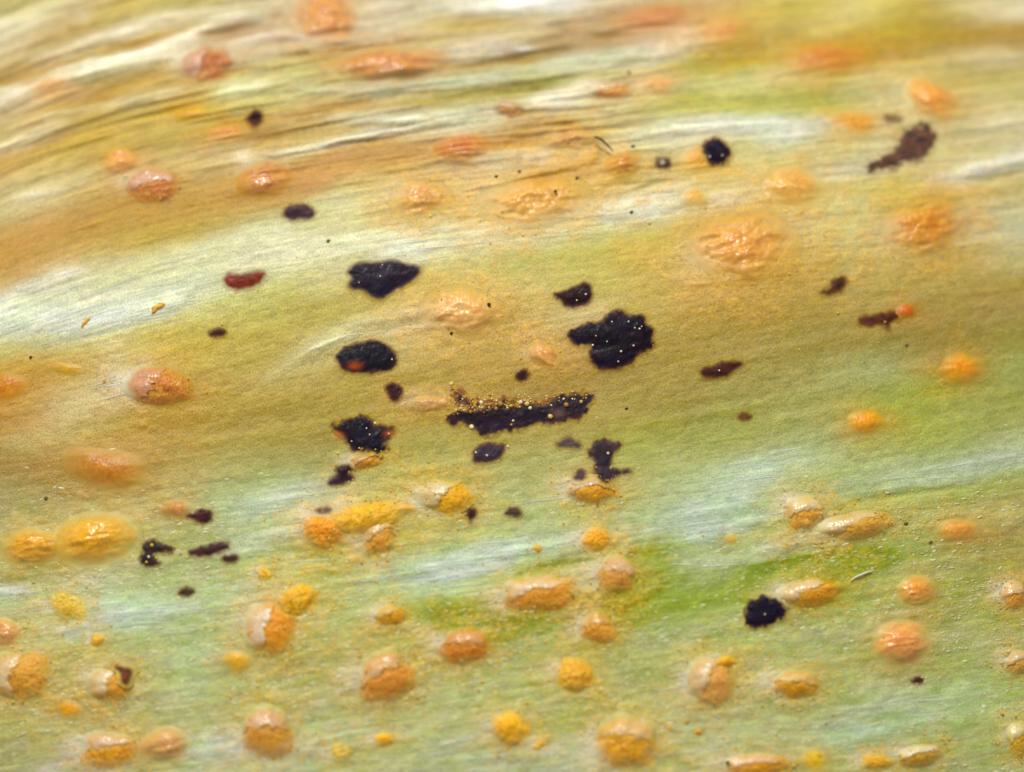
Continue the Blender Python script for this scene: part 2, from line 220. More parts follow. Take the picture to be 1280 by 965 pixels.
# bands and creases along the fibres, ridges partly paled as if lit, valleys browned: region, path, width, colour, opacity, height (map units), kind
STROKES = [
 ((0,0), [(-75, 1506), (452, 1438), (866, 1355), (1242, 1212), (1807, 1129), (2334, 1084), (2861, 1009), (3388, 926), (3802, 836)], 166, (214,212,176), .80, 3, None),
 ((0,0), [(120,300),(300,245),(450,190),(620,140),(800,85),(1060,60)], 62, (216,206,180), .8, 5, 'fold'),
 ((0,0), [(-60,490),(60,455),(150,428),(300,360),(430,318),(640,285),(780,240),(880,190),(980,130),(1120,90),(1300,62)], 84, (236,230,206), .95, 9, 'fold'),
 ((0,0), [(-60,710),(40,690),(140,650),(250,600),(350,570)], 48, (228,210,172), .85, 5, 'fold'),
 ((0,0), [(-60,640),(120,585),(260,540),(480,490),(600,470),(780,430),(950,400)], 34, (212,192,140), .7, 3, 'fold'),
 ((0,0), [(460,500),(600,480),(760,450),(900,425)], 60, (222,205,168), .65, 4, None),
 ((0,0), [(980,455),(1120,420),(1300,395)], 50, (208,208,170), .8, 3, None),
 ((0,0), [(-60,140),(90,130),(200,95)], 60, (208,198,168), .7, 3, None),
 ((0,0), [(330,90),(440,60)], 60, (208,196,165), .6, 2, None),
 ((0,0), [(-40,400),(120,370),(260,320),(460,255),(640,215),(820,165),(960,100),(1050,70)], 30, (168,128,42), .75, -4, None),
 ((0,0), [(250,500),(420,455),(560,400),(720,345),(850,300)], 66, (180,138,40), .65, -4, None),
 ((0,0), [(900,185),(1050,160),(1160,135),(1300,128)], 40, (172,128,85), .8, -4, None),
 ((0,0), [(1080,220),(1180,195),(1300,180)], 40, (214,200,178), .8, 3, None),
 ((0,0), [(1100,265),(1300,235)], 26, (190,160,120), .6, -2, None),
 ((0,0), [(880,400),(1000,378),(1140,340),(1280,330)], 26, (176,128,82), .6, -3, None),
 ((0,0), [(20,940),(160,920),(330,905)], 40, (212,202,170), .7, 2, None),
 ((0,0), [(1080,760),(1200,735)], 70, (216,206,180), .7, 2, None),
 ((320,0), [(-60,185),(150,180),(260,200),(480,215),(640,205)], 26, (214,200,182), .7, 3, None),
 ((320,0), [(-40,280),(150,272),(300,262),(500,232),(650,215),(820,190),(1000,180)], 22, (158,112,74), .7, -4, None),
 ((320,0), [(850,50),(1000,45),(1300,25),(1600,20)], 66, (232,232,220), .9, 5, 'fold'),
 ((320,0), [(720,140),(950,125),(1150,105),(1300,85),(1450,70)], 50, (188,160,92), .7, -3, None),
 ((320,0), [(820,190),(1000,190),(1200,165),(1450,150)], 30, (204,188,150), .6, 2, None),
 ((320,0), [(880,280),(1000,265),(1150,240),(1300,215)], 52, (220,214,192), .9, 5, 'fold'),
 ((320,0), [(880,325),(1020,315),(1150,292),(1300,262),(1500,235)], 34, (155,125,65), .8, -5, None),
 ((320,0), [(200,415),(380,425),(700,410),(1000,385),(1300,365)], 42, (202,208,180), .85, 5, 'vein'),
 ((320,0), [(100,565),(250,535),(400,500),(600,485)], 66, (186,144,78), .7, -3, None),
 ((320,0), [(550,490),(800,475),(1000,450),(1150,440),(1300,425),(1420,405),(1540,378)], 48, (156,140,58), .8, -5, None),
 ((320,0), [(320,560),(500,560),(700,565),(900,560),(1100,540)], 52, (226,224,198), .85, 6, 'fold'),
 ((320,0), [(20,730),(150,712),(300,690),(450,655),(600,622),(740,612)], 32, (238,234,212), .95, 7, 'fold'),
 ((320,0), [(100,670),(300,620),(520,600)], 40, (192,158,98), .7, -3, None),
 ((320,0), [(-40,880),(150,810),(350,760),(600,735),(860,720)], 92, (188,136,70), .6, -4, None),
 ((320,0), [(1050,720),(1180,690),(1300,670),(1450,630),(1560,600)], 34, (178,120,52), .8, -5, None),
 ((320,0), [(850,760),(1000,770),(1200,740),(1350,700)], 30, (214,200,165), .6, 4, None),
 ((320,0), [(900,930),(1050,890),(1200,860),(1350,820)], 22, (214,190,140), .6, 3, None),
 ((640,0), [(-40,240),(60,235),(130,225)], 40, (226,220,206), .8, 3, None),
 ((640,0), [(100,250),(250,225),(420,190),(560,180),(720,170)], 40, (150,118,78), .7, -5, None),  # brown shadow beside the fold, put into the colour
 ((640,0), [(-40,295),(100,285),(220,268)], 26, (160,120,60), .8, -4, None),
 ((640,0), [(60,330),(300,290),(560,240),(740,195),(860,140)], 70, (206,208,180), .7, 4, None),
 ((640,0), [(-100,445),(60,425),(200,400),(380,365),(540,345)], 30, (138,138,46), .85, -4, None),
 ((640,0), [(640,290),(720,240),(830,180),(930,150)], 84, (228,208,180), .9, 5, 'fold'),
 ((640,0), [(60,520),(200,470),(350,430),(480,410)], 76, (230,224,200), .9, 5, 'fold'),
 ((640,0), [(560,420),(640,400),(660,440)], 40, (226,212,180), .6, 3, None),
 ((640,0), [(760,320),(920,300),(1100,275),(1300,250)], 66, (164,146,20), .6, -4, None),
 ((640,0), [(560,650),(760,620),(1000,590),(1300,575),(1480,590)], 60, (216,217,198), .9, 5, 'vein'),
 ((640,0), [(-20,610),(150,590),(300,585),(370,620)], 24, (176,130,62), .8, -3, None),
 ((640,0), [(-20,660),(150,640),(230,600)], 22, (180,128,52), .7, -3, None),
 ((640,0), [(40,790),(120,740),(200,720)], 50, (218,208,180), .8, 3, None),
 ((640,0), [(160,820),(320,770),(470,740)], 40, (206,160,90), .6, 4, None),
 ((640,0), [(-20,870),(120,840),(280,800)], 24, (182,124,50), .7, -4, None),
 ((640,0), [(350,950),(560,920),(700,860),(850,850)], 22, (176,152,88), .5, -3, None),
 ((640,0), [(600,960),(760,920),(830,930)], 50, (218,216,192), .6, 3, None),
 ((940,0), [(-40,610),(140,610),(290,640)], 90, (212,217,198), .8, 3, 'vein'),
 ((940,0), [(840,835),(960,822),(1100,795),(1300,745)], 48, (226,222,200), .9, 5, 'vein'),
 ((940,0), [(760,640),(950,600),(1100,600),(1300,570)], 34, (212,205,172), .5, 3, None),
 ((940,0), [(980,850),(1120,840),(1300,800)], 20, (176,160,92), .6, -3, None),
 ((0,236), [(-60,620),(150,615),(400,620),(560,595),(700,555),(830,520),(940,410)], 96, (220,225,206), .75, 4, 'vein'),
 ((0,236), [(60,470),(180,455),(300,410),(430,385)], 46, (224,214,190), .85, 4, 'vein'),
 ((0,236), [(500,390),(700,350),(900,300),(1100,270),(1300,240),(1500,210)], 60, (208,206,164), .6, 3, None),
 ((0,236), [(1000,385),(1160,375),(1300,360),(1480,350)], 20, (220,214,168), .6, 2, None),
 ((0,236), [(500,820),(540,770),(600,740)], 80, (210,192,138), .6, 2, None),
 ((320,236), [(560,320),(700,292),(820,270),(900,255)], 56, (224,224,204), .9, 4, 'vein'),
 ((320,236), [(880,275),(1050,235),(1200,190),(1300,170)], 60, (214,206,172), .6, 3, None),
 ((320,236), [(40,920),(120,850),(230,775),(360,700),(480,655),(620,620),(780,600)], 66, (200,188,140), .8, 5, 'vein'),
 ((320,236), [(210,785),(320,735),(430,690),(480,685)], 16, (226,220,186), .9, 3, None),
 ((320,236), [(640,600),(760,590),(840,560)], 34, (204,182,140), .6, 4, None),
 ((640,236), [(380,130),(560,95),(700,80),(830,50)], 90, (218,217,198), .7, 3, 'vein'),
 ((640,236), [(860,60),(960,40),(1080,20)], 44, (220,212,184), .7, 2, None),
 ((640,236), [(760,285),(860,240),(1000,190),(1080,150)], 30, (216,186,120), .6, 4, None),
 ((0,472), [(280,300),(300,240),(380,170),(470,110)], 80, (198,178,128), .6, 3, None),
 ((0,472), [(1080,660),(1180,620),(1300,585),(1420,545)], 60, (208,213,194), .6, 3, 'vein'),
 ((0,472), [(1150,780),(1300,745),(1480,715)], 40, (200,206,180), .6, 3, None),
 ((320,472), [(640,935),(800,900),(1000,865),(1200,825),(1340,800)], 70, (200,209,190), .7, 3, 'vein'),
 ((320,472), [(360,640),(430,600),(500,580)], 50, (206,200,172), .6, 4, None),
 ((320,472), [(-40,760),(100,730),(240,708)], 22, (212,216,200), .7, 3, None),
 ((640,472), [(680,680),(800,660),(960,620),(1080,560),(1180,470),(1260,410)], 120, (192,203,182), .6, 3, 'vein'),
 ((640,472), [(740,740),(900,740),(1040,705),(1160,680)], 60, (200,210,194), .7, 3, 'vein'),
 ((640,472), [(-40,850),(100,810),(250,770),(330,745)], 40, (208,216,200), .8, 3, 'vein'),
 ((640,472), [(-20,945),(120,905),(260,875),(420,850)], 40, (136,148,20), .8, -4, None),
 ((640,472), [(540,840),(680,820),(720,880)], 70, (144,156,26), .5, -3, None),
 ((940,472), [(560,540),(760,500),(950,460),(1130,410),(1240,370)], 84, (188,197,170), .5, 2, 'vein'),
 ((940,472), [(420,610),(600,580),(780,540),(900,530),(1050,520)], 34, (160,164,34), .7, -4, None),
 ((940,472), [(-20,920),(160,890),(320,850),(420,810)], 60, (136,152,8), .7, -4, None),
 ((940,472), [(-20,840),(120,800),(280,790)], 40, (196,198,168), .5, 3, None),
 ((0,709), [(-60,125),(60,115),(170,115)], 36, (208,214,196), .9, 3, 'vein'),
 ((0,709), [(330,120),(430,85),(490,60)], 44, (194,200,176), .6, 3, None),
 ((0,709), [(380,270),(520,230),(640,215),(760,200)], 110, (200,210,192), .7, 3, 'vein'),
 ((0,709), [(240,325),(340,300),(450,270)], 34, (210,210,184), .7, 2, None),
 ((0,709), [(1060,130),(1150,90),(1260,60)], 40, (204,208,180), .6, 2, None),
 ((0,709), [(900,890),(1030,855),(1140,825)], 60, (198,208,190), .7, 3, 'vein'),
 ((320,709), [(760,80),(900,45),(1080,10),(1200,-25)], 50, (206,214,198), .7, 3, 'vein'),
 ((320,709), [(200,850),(320,815),(460,780),(560,750)], 24, (204,207,186), .7, 3, None),
 ((320,709), [(820,860),(960,810),(1080,790)], 18, (202,204,180), .5, 2, None),
 ((320,709), [(860,230),(980,225),(1100,235),(1200,260)], 66, (122,150,6), .6, -4, None),
 ((640,709), [(500,200),(640,160),(720,110),(700,60)], 60, (142,154,10), .5, -4, None),
 ((640,709), [(-20,900),(120,880),(300,870)], 40, (190,192,168), .6, 3, None),
 ((940,709), [(300,860),(400,825),(560,790),(700,760),(800,720)], 54, (192,202,180), .6, 3, 'vein'),
 ((940,709), [(900,620),(1020,580),(1150,540)], 60, (182,190,142), .5, 2, None),
 ((940,709), [(-40,60),(80,40),(200,20)], 50, (142,158,4), .7, -3, None),
]

# ------------------------------------------------------------------ the rust: orange pustules
# u, v, half length, half width, turn, kind, spore colour, flap colour, height, label
#   dome   a closed blister      open   skin torn to a flap over spores     heap   a bare heap of spores     low   a flat patch under the skin
P = [
 (408,20,33,38,80,'dome',(206,132,78),None,15,'tall orange-pink blister cut by the top edge of the picture'),
 (488,82,70,20,4,'dome',(196,124,74),None,17,'longest brown-orange blister, a straight ridge among the upper dry folds'),
 (258,82,33,21,10,'open',(182,102,62),(228,186,160),13,'pink flapped pustule on the white fold near the upper left'),
 (64,112,25,14,15,'low',(216,166,116),None,5,'faint pinkish bump on the white fold at far upper left'),
 (818,24,52,17,8,'low',(186,120,74),None,6,'blurred brown smear of a pustule at the top edge, right of centre'),
 (902,40,30,17,10,'low',(212,154,84),None,7,'blurred orange spot by the pale pink fold near the top edge'),
 (1032,73,48,19,0,'low',(200,122,44),None,8,'blurred lozenge-shaped orange pustule at the upper right'),
 (1163,124,34,20,-32,'dome',(232,152,60),None,13,'orange egg-shaped pustule tilted down to the right, at the upper right'),
 (1068,152,32,12,0,'low',(222,152,46),None,5,'flat wedge-shaped orange patch left of the fuzzy brown crust'),
 (637,139,19,9,-5,'open',(168,112,74),(214,172,138),7,'tiny pinkish-brown torn pustule on the white fold, upper middle'),
 (766,115,27,10,4,'open',(206,140,84),(232,190,150),8,'slim salmon pustule on the white fold beside a paler round one'),
 (822,106,16,10,5,'low',(226,172,112),None,6,'small pale salmon spot right of the slim salmon pustule'),
 (578,186,35,17,4,'dome',(196,112,56),None,13,'smooth red-brown blister with lengthwise slits on the brown band'),
 (714,173,30,16,-4,'crinkle',(204,158,106),None,10,'wrinkled tan blister at the upper end of the black bristle'),
 (778,207,22,17,18,'dome',(212,142,56),None,13,'glossy amber bead at the lower end of the black bristle'),
 (668,252,64,25,9,'crinkle',(226,166,78),None,12,'long crumpled orange-yellow pustule, upper middle'),
 (525,249,35,20,3,'crinkle',(218,158,84),None,11,'crumpled tan-orange pustule left of the long crumpled one'),
 (150,203,20,16,0,'dome',(222,150,88),None,9,'round peach bump on ochre tissue at the left'),
 (190,233,34,21,4,'open',(198,116,58),(222,180,158),12,'pink flapped pustule just below the round peach bump'),
 (330,226,34,20,8,'dome',(190,116,70),None,12,'red-brown blister with wet white glints on the ochre band'),
 (238,142,22,9,4,'low',(206,156,36),None,4,'flat amber patch left of the dark round bead'),
 (283,166,25,9,9,'low',(208,136,56),None,5,'flat orange smear below the dark round bead'),
 (992,234,33,22,5,'dome',(226,166,74),None,10,'soft orange-yellow mound right of the blue-black ball'),
 (930,308,62,36,6,'crinkle',(214,146,76),None,13,'largest crumpled orange mound, on yellow tissue right of centre'),
 (1156,284,46,31,10,'crinkle',(204,130,48),None,13,'broad orange mound with a pale slanting crease, at the right'),
 (878,199,22,17,0,'low',(222,160,46),None,6,'yellow-orange patch touching the left of the blue-black ball'),
 (868,246,14,10,0,'low',(224,176,78),None,4,'small pale yellow-orange fleck below the blue-black ball'),
 (578,390,47,26,4,'crinkle',(222,166,108),None,13,'crumpled pinkish mound between the black crusts'),
 (680,443,20,13,-30,'crinkle',(216,152,96),None,8,'small pinkish pustule left of the biggest black crust'),
 (540,505,28,11,4,'crinkle',(200,150,102),None,8,'small tan crumbly patch at the left end of the bar-shaped crust'),
 (200,484,43,25,-4,'open',(196,122,56),(214,160,132),16,'large pink blister torn by a white-lipped slit, at the left'),
 (6,484,26,15,10,'low',(194,120,34),None,6,'soft orange spot cut by the left edge, level with the pink slit blister'),
 (134,586,48,23,-10,'low',(184,118,48),None,10,'soft orange-brown swelling on ochre tissue at the left'),
 (38,684,34,21,4,'dome',(216,152,48),None,12,'yellow-orange glossy dome at the left edge, beside a larger one'),
 (119,674,50,29,10,'dome',(222,158,40),None,17,'big amber glossy dome at the left with a wet white highlight'),
 (220,636,18,10,0,'low',(192,132,72),None,6,'small tan patch left of a small black crust at the lower left'),
 (405,664,27,23,0,'heap',(230,150,24),None,13,'bright orange spore heap at the left end of a powdery cluster'),
 (456,648,58,19,12,'heap',(224,168,44),None,12,'long powdery yellow heap, top of the cluster left of centre'),
 (474,674,23,18,35,'open',(218,154,62),(222,180,138),9,'small flapped orange pustule under the long powdery heap'),
 (558,622,33,21,-5,'open',(228,166,34),(214,204,176),13,'yellow-orange pustule with a white flap on its left, lower middle'),
 (740,613,29,17,0,'open',(220,152,44),(210,182,166),13,'half-open pustule with a pinkish lid under the grey-violet crust'),
 (745,674,20,14,0,'heap',(232,164,34),None,10,'small bright yellow heap below the pinkish-lidded pustule'),
 (672,686,6,5,0,'heap',(220,172,56),None,3,'tiny yellow fleck on the pale band, lower middle'),
 (675,743,50,21,4,'open',(222,148,52),(232,204,172),14,'long pustule with a cream flap along its top, lower middle'),
 (770,721,25,23,0,'open',(216,150,72),(220,182,148),14,'rounded pinkish pustule with a yellow dab, right of the cream-flapped one'),
 (748,787,22,18,0,'open',(222,152,58),(214,160,104),11,'small orange dome in green tissue below the rounded pinkish pustule'),
 (488,770,20,12,6,'open',(224,158,36),(224,182,118),9,'small amber dome on green tissue, lower left of centre'),
 (580,809,32,22,0,'open',(210,130,50),(222,166,118),14,'smooth orange dome with a paler cap, lower middle'),
 (482,849,36,31,20,'open',(216,140,56),(222,182,140),16,'tall rounded orange mound with a pale torn hood, lower left of centre'),
 (371,750,26,19,10,'heap',(228,168,38),None,12,'yellow powdery heap joined to a flapped orange pustule'),
 (337,786,31,33,10,'open',(224,146,44),(232,212,190),14,'orange pustule with a white flap on its left, under the yellow heap'),
 (297,826,15,12,0,'low',(212,158,26),None,5,'small flat yellow patch left of and below the white-flapped orange pustule'),
 (330,717,9,8,0,'heap',(222,172,52),None,4,'tiny yellow fleck right of the broken black crusts'),
 (719,843,26,20,-8,'heap',(230,170,58),None,13,'rounded yellow heap rich in grains, lower middle'),
 (889,853,30,29,0,'open',(222,158,84),(226,196,162),16,'peach dome with white teeth along its left side, lower right'),
 (906,829,15,8,12,'heap',(228,168,44),None,9,'yellow spur on top of the toothed peach dome'),
 (995,856,30,17,-2,'open',(222,158,36),(226,182,128),12,'amber loaf-shaped pustule right of the toothed peach dome'),
 (1126,804,33,26,5,'dome',(228,152,88),None,15,'round salmon dome at the lower right'),
 (1014,742,38,18,14,'open',(218,152,46),(230,200,168),13,'leaf-shaped flapped pustule touching the round black ball'),
 (1146,739,22,18,5,'dome',(224,152,72),None,12,'small orange dome with a white tail, above the round salmon dome'),
 (1006,642,24,22,0,'open',(222,156,66),(226,206,166),12,'blocky orange pustule with a pale rim, right of centre'),
 (1073,658,44,17,13,'open',(206,148,62),(228,200,158),13,'slanting lens-shaped pustule with a cream upper lip'),
 (1196,663,25,13,0,'low',(220,152,74),None,8,'soft orange spot on ochre tissue at the right'),
 (1268,745,16,17,0,'open',(220,148,62),(228,190,150),10,'orange dome cut by the right edge, upper of two'),
 (1273,829,17,14,0,'open',(208,154,76),(222,192,156),9,'pale orange dome cut by the right edge, lower of two'),
 (1202,461,27,16,6,'low',(226,144,36),None,9,'plain orange lozenge on dull green tissue at the right'),
 (1082,527,21,13,4,'low',(230,150,30),None,8,'small orange oval on bright green tissue at the right'),
 (637,911,25,20,0,'heap',(246,174,26),None,14,'brightest yellow-orange heap near the bottom edge'),
 (782,929,41,32,-4,'open',(220,156,46),(224,184,138),17,'large dome with a beige hood at the bottom, right of the brightest heap'),
 (334,918,33,31,-8,'open',(206,142,58),(228,182,152),16,'large pinkish-hooded dome near the bottom, left'),
 (206,931,29,19,10,'dome',(206,150,96),None,13,'glossy tan bean-shaped pustule at the lower left'),
 (138,856,28,21,8,'open',(214,148,52),(230,212,180),11,'white-flapped pustule with a brown tip at the lower left'),
 (24,845,39,31,10,'open',(210,146,56),(230,200,164),14,'large peach pustule with a white flap at the lower left edge'),
 (6,791,19,16,0,'dome',(212,150,100),None,9,'pinkish dome cut by the left edge, above the large peach one'),
 (87,887,14,10,0,'low',(222,152,26),None,4,'flat orange patch below the white-flapped pustule with a brown tip'),
 (136,938,36,21,4,'open',(220,152,40),(206,174,158),9,'orange patch with a pinkish skin at the bottom left'),
 (84,757,25,15,-25,'heap',(218,178,66),None,4,'thin yellow powder patch on the pale band at the left'),
 (122,800,9,8,0,'heap',(224,168,50),None,4,'tiny yellow fleck below the thin powder patch'),
 (480,924,13,9,0,'heap',(232,172,34),None,5,'small yellow heap near the bottom edge, left of centre'),
 (675,931,10,6,30,'heap',(224,172,50),None,4,'tiny yellow fleck right of the brightest heap'),
 (873,915,6,4,0,'heap',(222,160,46),None,3,'tiny amber grain near the bottom, between two large domes'),
 (944,958,38,16,4,'open',(228,152,36),(230,192,160),11,'orange pustule with a pink flap, cut by the bottom edge'),
 (1018,950,14,15,0,'low',(214,170,46),None,4,'faint yellow patch cut by the bottom edge'),
 (1095,952,20,12,0,'heap',(222,164,48),None,6,'small yellow heap at the bottom right'),
 (1150,945,28,13,10,'open',(216,162,60),(232,214,184),10,'slanting pustule with a white lip at the bottom right'),
 (1273,925,15,20,0,'open',(214,164,48),(228,208,166),9,'yellow pustule cut by the right edge near the bottom'),
 (914,673,8,6,0,'low',(212,172,84),None,3,'faint yellow dot in the pale green band right of centre'),
 (424,940,15,12,0,'heap',(210,178,86),None,3,'faint yellow dusting at the bottom, left of centre'),
 (457,577,22,9,14,'open',(208,142,52),(198,164,116),7,'orange streak under the crust with ragged orange rims'),
 (1132,389,12,9,0,'low',(196,100,40),None,5,'red-orange spot at the right end of a small brown crust'),
 (84,461,18,6,-8,'low',(198,148,48),None,3,'faint orange smear at the left, above the pink slit blister'),
]

# torn dark crusts (outlines): region, outline, colour, edge softness, height, fuzz, label
B = [
 ((320,236), [(432,392),(455,365),(500,350),(580,352),(650,338),(700,360),(765,365),(775,385),(750,420),(700,455),(640,485),(590,520),(540,505),(500,475),(445,470),(435,445),(455,425),(440,400)], (30,22,34), 4.5, 5, .3, 'smooth almond-shaped black crust, upper of two left of the pinkish mound', [(585,415,2),(595,360,1.5),(485,445,1.5)]),
 ((320,236), [(375,790),(400,765),(450,745),(490,725),(580,720),(620,745),(655,780),(660,815),(630,850),(560,860),(480,865),(400,850),(395,820)], (16,13,22), 3, 5, .6, 'blunt black crust with a red-orange patch, lower left of the pinkish mound', [(640,805,2)]),
 ((320,236), [(130,110),(160,85),(225,75),(260,90),(280,125),(230,140),(170,145),(135,130)], (66,44,50), 4, 4, .5, 'small purple-brown crust on pale tissue, above the almond-shaped one', [(235,70,2)]),
 ((640,236), [(200,500),(220,490),(280,475),(320,455),(360,445),(372,480),(365,530),(320,550),(250,550),(235,520)], (36,14,14), 3, 4, .7, 'small black crust just above the biggest black crust', [(347,497,2.2),(305,525,2)]),
 ((640,236), [(265,690),(290,660),(370,635),(420,620),(460,590),(510,580),(570,600),(620,605),(640,650),(660,665),(650,700),(660,740),(620,765),(580,785),(570,820),(500,840),(430,845),(380,825),(365,790),(375,740),(330,735),(285,725)], (22,12,20), 3.2, 6, 1.0, 'biggest black crust, shaped like a splat with white glints', [(470,628,1.8),(548,628,2.2),(578,658,1.8),(600,662,2.2),(395,695,1.6),(447,722,1.6),(380,737,2.4),(513,768,2.4),(572,741,2.4),(500,815,2),(610,650,1.5)]),
 ((640,236), [(885,860),(920,845),(980,825),(1040,812),(1090,825),(1050,845),(1010,880),(940,890),(900,885)], (58,28,14), 4, 3, .6, 'slim dark brown crust right of the biggest black crust', [(975,858,2)]),
 ((640,236), [(20,885),(45,855),(70,860),(70,890),(40,900)], (36,16,12), 2.5, 2.5, .6, 'tiny black crumb left of and below the biggest black crust', []),
 ((0,236), [(1050,430),(1075,400),(1120,415),(1180,395),(1230,385),(1245,405),(1220,440),(1160,465),(1080,470)], (116,42,20), 4.5, 4, .6, 'rusty red short crust at the end of the white band, left', []),
 ((0,236), [(985,680),(1010,660),(1055,665),(1060,690),(1000,692)], (50,26,10), 3, 2.5, .5, 'tiny dark crumb below the rusty red crust', []),
 ((320,472), [(615,40),(650,20),(680,40),(690,80),(665,110),(635,105),(625,70)], (52,22,22), 3, 3, .6, 'small upright brown-black crust between two larger black ones', []),
 ((320,472), [(360,235),(400,205),(450,190),(520,185),(545,205),(550,240),(580,235),(645,235),(640,270),(610,285),(590,310),(620,330),(590,360),(555,340),(500,345),(450,330),(430,290),(390,265)], (18,14,24), 3, 5, 1.2, 'jagged black crust with ragged orange rims, left of the bar-shaped one', [(520,240,1.8),(450,300,1.6),(560,215,3),(625,265,2),(535,270,1.8)]),
 ((320,472), [(340,490),(390,460),(385,440),(372,430),(440,418),(448,440),(420,450),(455,458),(455,480),(400,500),(350,500)], (40,24,30), 3, 3, .6, 'small double black crust below the jagged one', []),
 ((320,472), [(920,60),(960,55),(990,100),(1005,128),(1060,118),(1180,112),(1280,122),(1392,112),(1404,100),(1464,85),(1584,70),(1575,110),(1555,160),(1505,200),(1415,215),(1345,205),(1275,225),(1180,248),(1080,275),(1030,255),(1000,205),(935,215),(905,200),(955,160),(940,110)], (36,24,30), 3, 6, 1.5, 'long bar-shaped black crust sprinkled with golden grains, centre', [(920,30,4),(1460,130,4),(1335,120,4),(1275,125,4),(1530,115,3),(1290,145,3),(1015,235,4),(1210,205,2),(1385,185,4),(1060,120,3.5),(1100,130,3.5),(1150,128,4),(1200,135,3),(1245,118,3.5),(1130,150,3),(1010,165,3)]),
 ((320,472), [(1020,365),(1040,335),(1080,310),(1150,320),(1170,325),(1150,370),(1120,395),(1040,400)], (58,44,58), 3, 5, .7, 'violet-grey square crust under the bar-shaped one', [(1087,370,2.5),(1185,325,3),(1035,355,2.4)]),
 ((640,472), [(215,310),(260,285),(320,300),(320,330),(220,330)], (92,74,72), 5, 3, .7, 'faint grey sliver left of the grey-violet crust', []),
 ((640,472), [(365,350),(380,310),(440,290),(520,310),(490,335),(470,360),(460,420),(470,440),(550,435),(560,450),(490,465),(460,500),(430,500),(400,470),(385,430),(395,390),(360,365)], (66,46,52), 4, 4, .9, 'branched grey-violet crust above the pinkish-lidded pustule', [(452,358,3)]),
 ((640,472), [(290,470),(315,425),(340,440),(345,480),(310,490)], (84,62,60), 4, 3, .6, 'small grey crumb on the upper left of the pinkish-lidded pustule', []),
 ((320,472), [(990,640),(1010,620),(1035,625),(1035,660),(1000,675)], (56,32,22), 3.5, 3, .6, 'small dark crumb right of the white-flapped yellow pustule', []),
 ((320,472), [(1165,635),(1210,610),(1250,630),(1240,655),(1190,650)], (72,54,46), 4, 3, .6, 'small greyish crumb on pale tissue, lower middle', []),
 ((320,472), [(285,630),(310,615),(345,615),(350,640),(300,650)], (110,84,62), 5, 2.5, .6, 'faint brown crumb above the bright orange spore heap', []),
 ((0,472), [(870,655),(920,640),(960,625),(1000,635),(990,675),(960,690),(930,670)], (58,30,28), 3.5, 3.5, .6, 'small black crust at the right end of a small tan patch', []),
 ((0,472), [(655,850),(680,815),(690,775),(730,765),(745,790),(820,798),(812,822),(745,820),(715,835),(735,860),(752,880),(700,892)], (56,40,36), 3.2, 4, .9, 'hook-shaped black crust, left of three broken pieces', [(715,790,4),(700,845,3),(735,850,3),(690,870,3)]),
 ((0,472), [(880,820),(920,810),(1000,790),(1050,775),(1085,790),(1050,815),(1000,830),(910,840)], (54,32,28), 3.5, 3.5, .8, 'slender black crust, middle of three broken pieces', [(850,830,3.5),(880,845,3)]),
 ((0,472), [(1045,850),(1090,835),(1120,845),(1100,865),(1060,870)], (60,42,32), 3, 3, .6, 'short black crust, right of three broken pieces', []),
 ((0,709), [(845,120),(870,100),(910,105),(905,125),(855,132)], (70,52,24), 3, 2.5, .5, 'tiny brown crumb below the three broken crusts', []),
 ((640,709), [(1095,235),(1110,180),(1150,145),(1210,140),(1255,170),(1285,200),(1262,240),(1215,278),(1130,275),(1100,255)], (22,16,32), 3, 9, 1.3, 'round black ball-shaped crust touching the leaf-shaped pustule, lower right', [(1190,225,2)]),
 ((940,709), [(750,535),(780,520),(805,535),(790,545)], (62,44,18), 2.5, 2, .5, 'tiny brown crumb under the round salmon dome', []),
 ((640,0), [(890,710),(920,670),(960,655),(1000,690),(1035,715),(1010,760),(960,780),(920,760)], (24,18,30), 3.5, 8, 1.0, 'blue-black ball-shaped crust flanked by yellow-orange, upper right', [(930,745,2),(990,735,2)]),
 ((640,0), [(675,770),(700,745),(740,755),(735,790),(700,795)], (72,58,56), 4, 3, .5, 'small grey ring left of the blue-black ball', []),
 ((940,0), [(530,775),(640,740),(670,690),(700,640),(730,600),(840,595),(855,650),(825,750),(740,760),(650,780),(560,805)], (92,62,48), 5, 5, 1.7, 'blurred fuzzy brown wedge-shaped crust at the upper right', []),
 ((940,0), [(620,550),(680,545),(710,570),(640,580)], (120,104,62), 5, 2, .5, 'faint blurred grey crumb at the tip of the flat orange wedge', []),
 ((0,0), [(1165,570),(1190,518),(1225,530),(1228,575),(1195,602)], (64,30,18), 3.5, 6, .4, 'dark round bead on ochre tissue at the upper left', [(1185,520,2)]),
 ((940,236), [(320,490),(360,470),(380,430),(430,410),(450,440),(430,475),(400,490),(350,500)], (82,46,20), 5, 3, .7, 'small brown ragged crust below the broad creased mound', []),
 ((940,236), [(495,625),(520,600),(570,610),(600,580),(690,580),(700,610),(650,630),(640,670),(610,640),(520,645)], (92,44,20), 4.5, 3, .8, 'thin red-brown crust ending in a red-orange spot', [(625,630,3.5)]),
 ((640,472), [(1055,188),(1090,165),(1130,180),(1110,203)], (104,68,30), 4, 2.5, .5, 'tiny brown crumb on green tissue right of centre', []),
 ((0,709), [(540,470),(610,482),(618,505),(600,560),(575,545),(580,500)], (120,62,24), 3.5, 13, .6, 'brown tip on the white-flapped pustule at the lower left', []),
]

# ------------------------------------------------------------------ leaf fields on a fine grid
def axis(lo, hi, step, margin):
    core = np.arange(lo, hi + 1e-6, step)
    out = []; p = 0.0; s = step
    while p < margin:
        s *= 1.10; p += s; out.append(p)
    out = np.array(out)
    return np.concatenate([(lo - out)[::-1], core, hi + out])

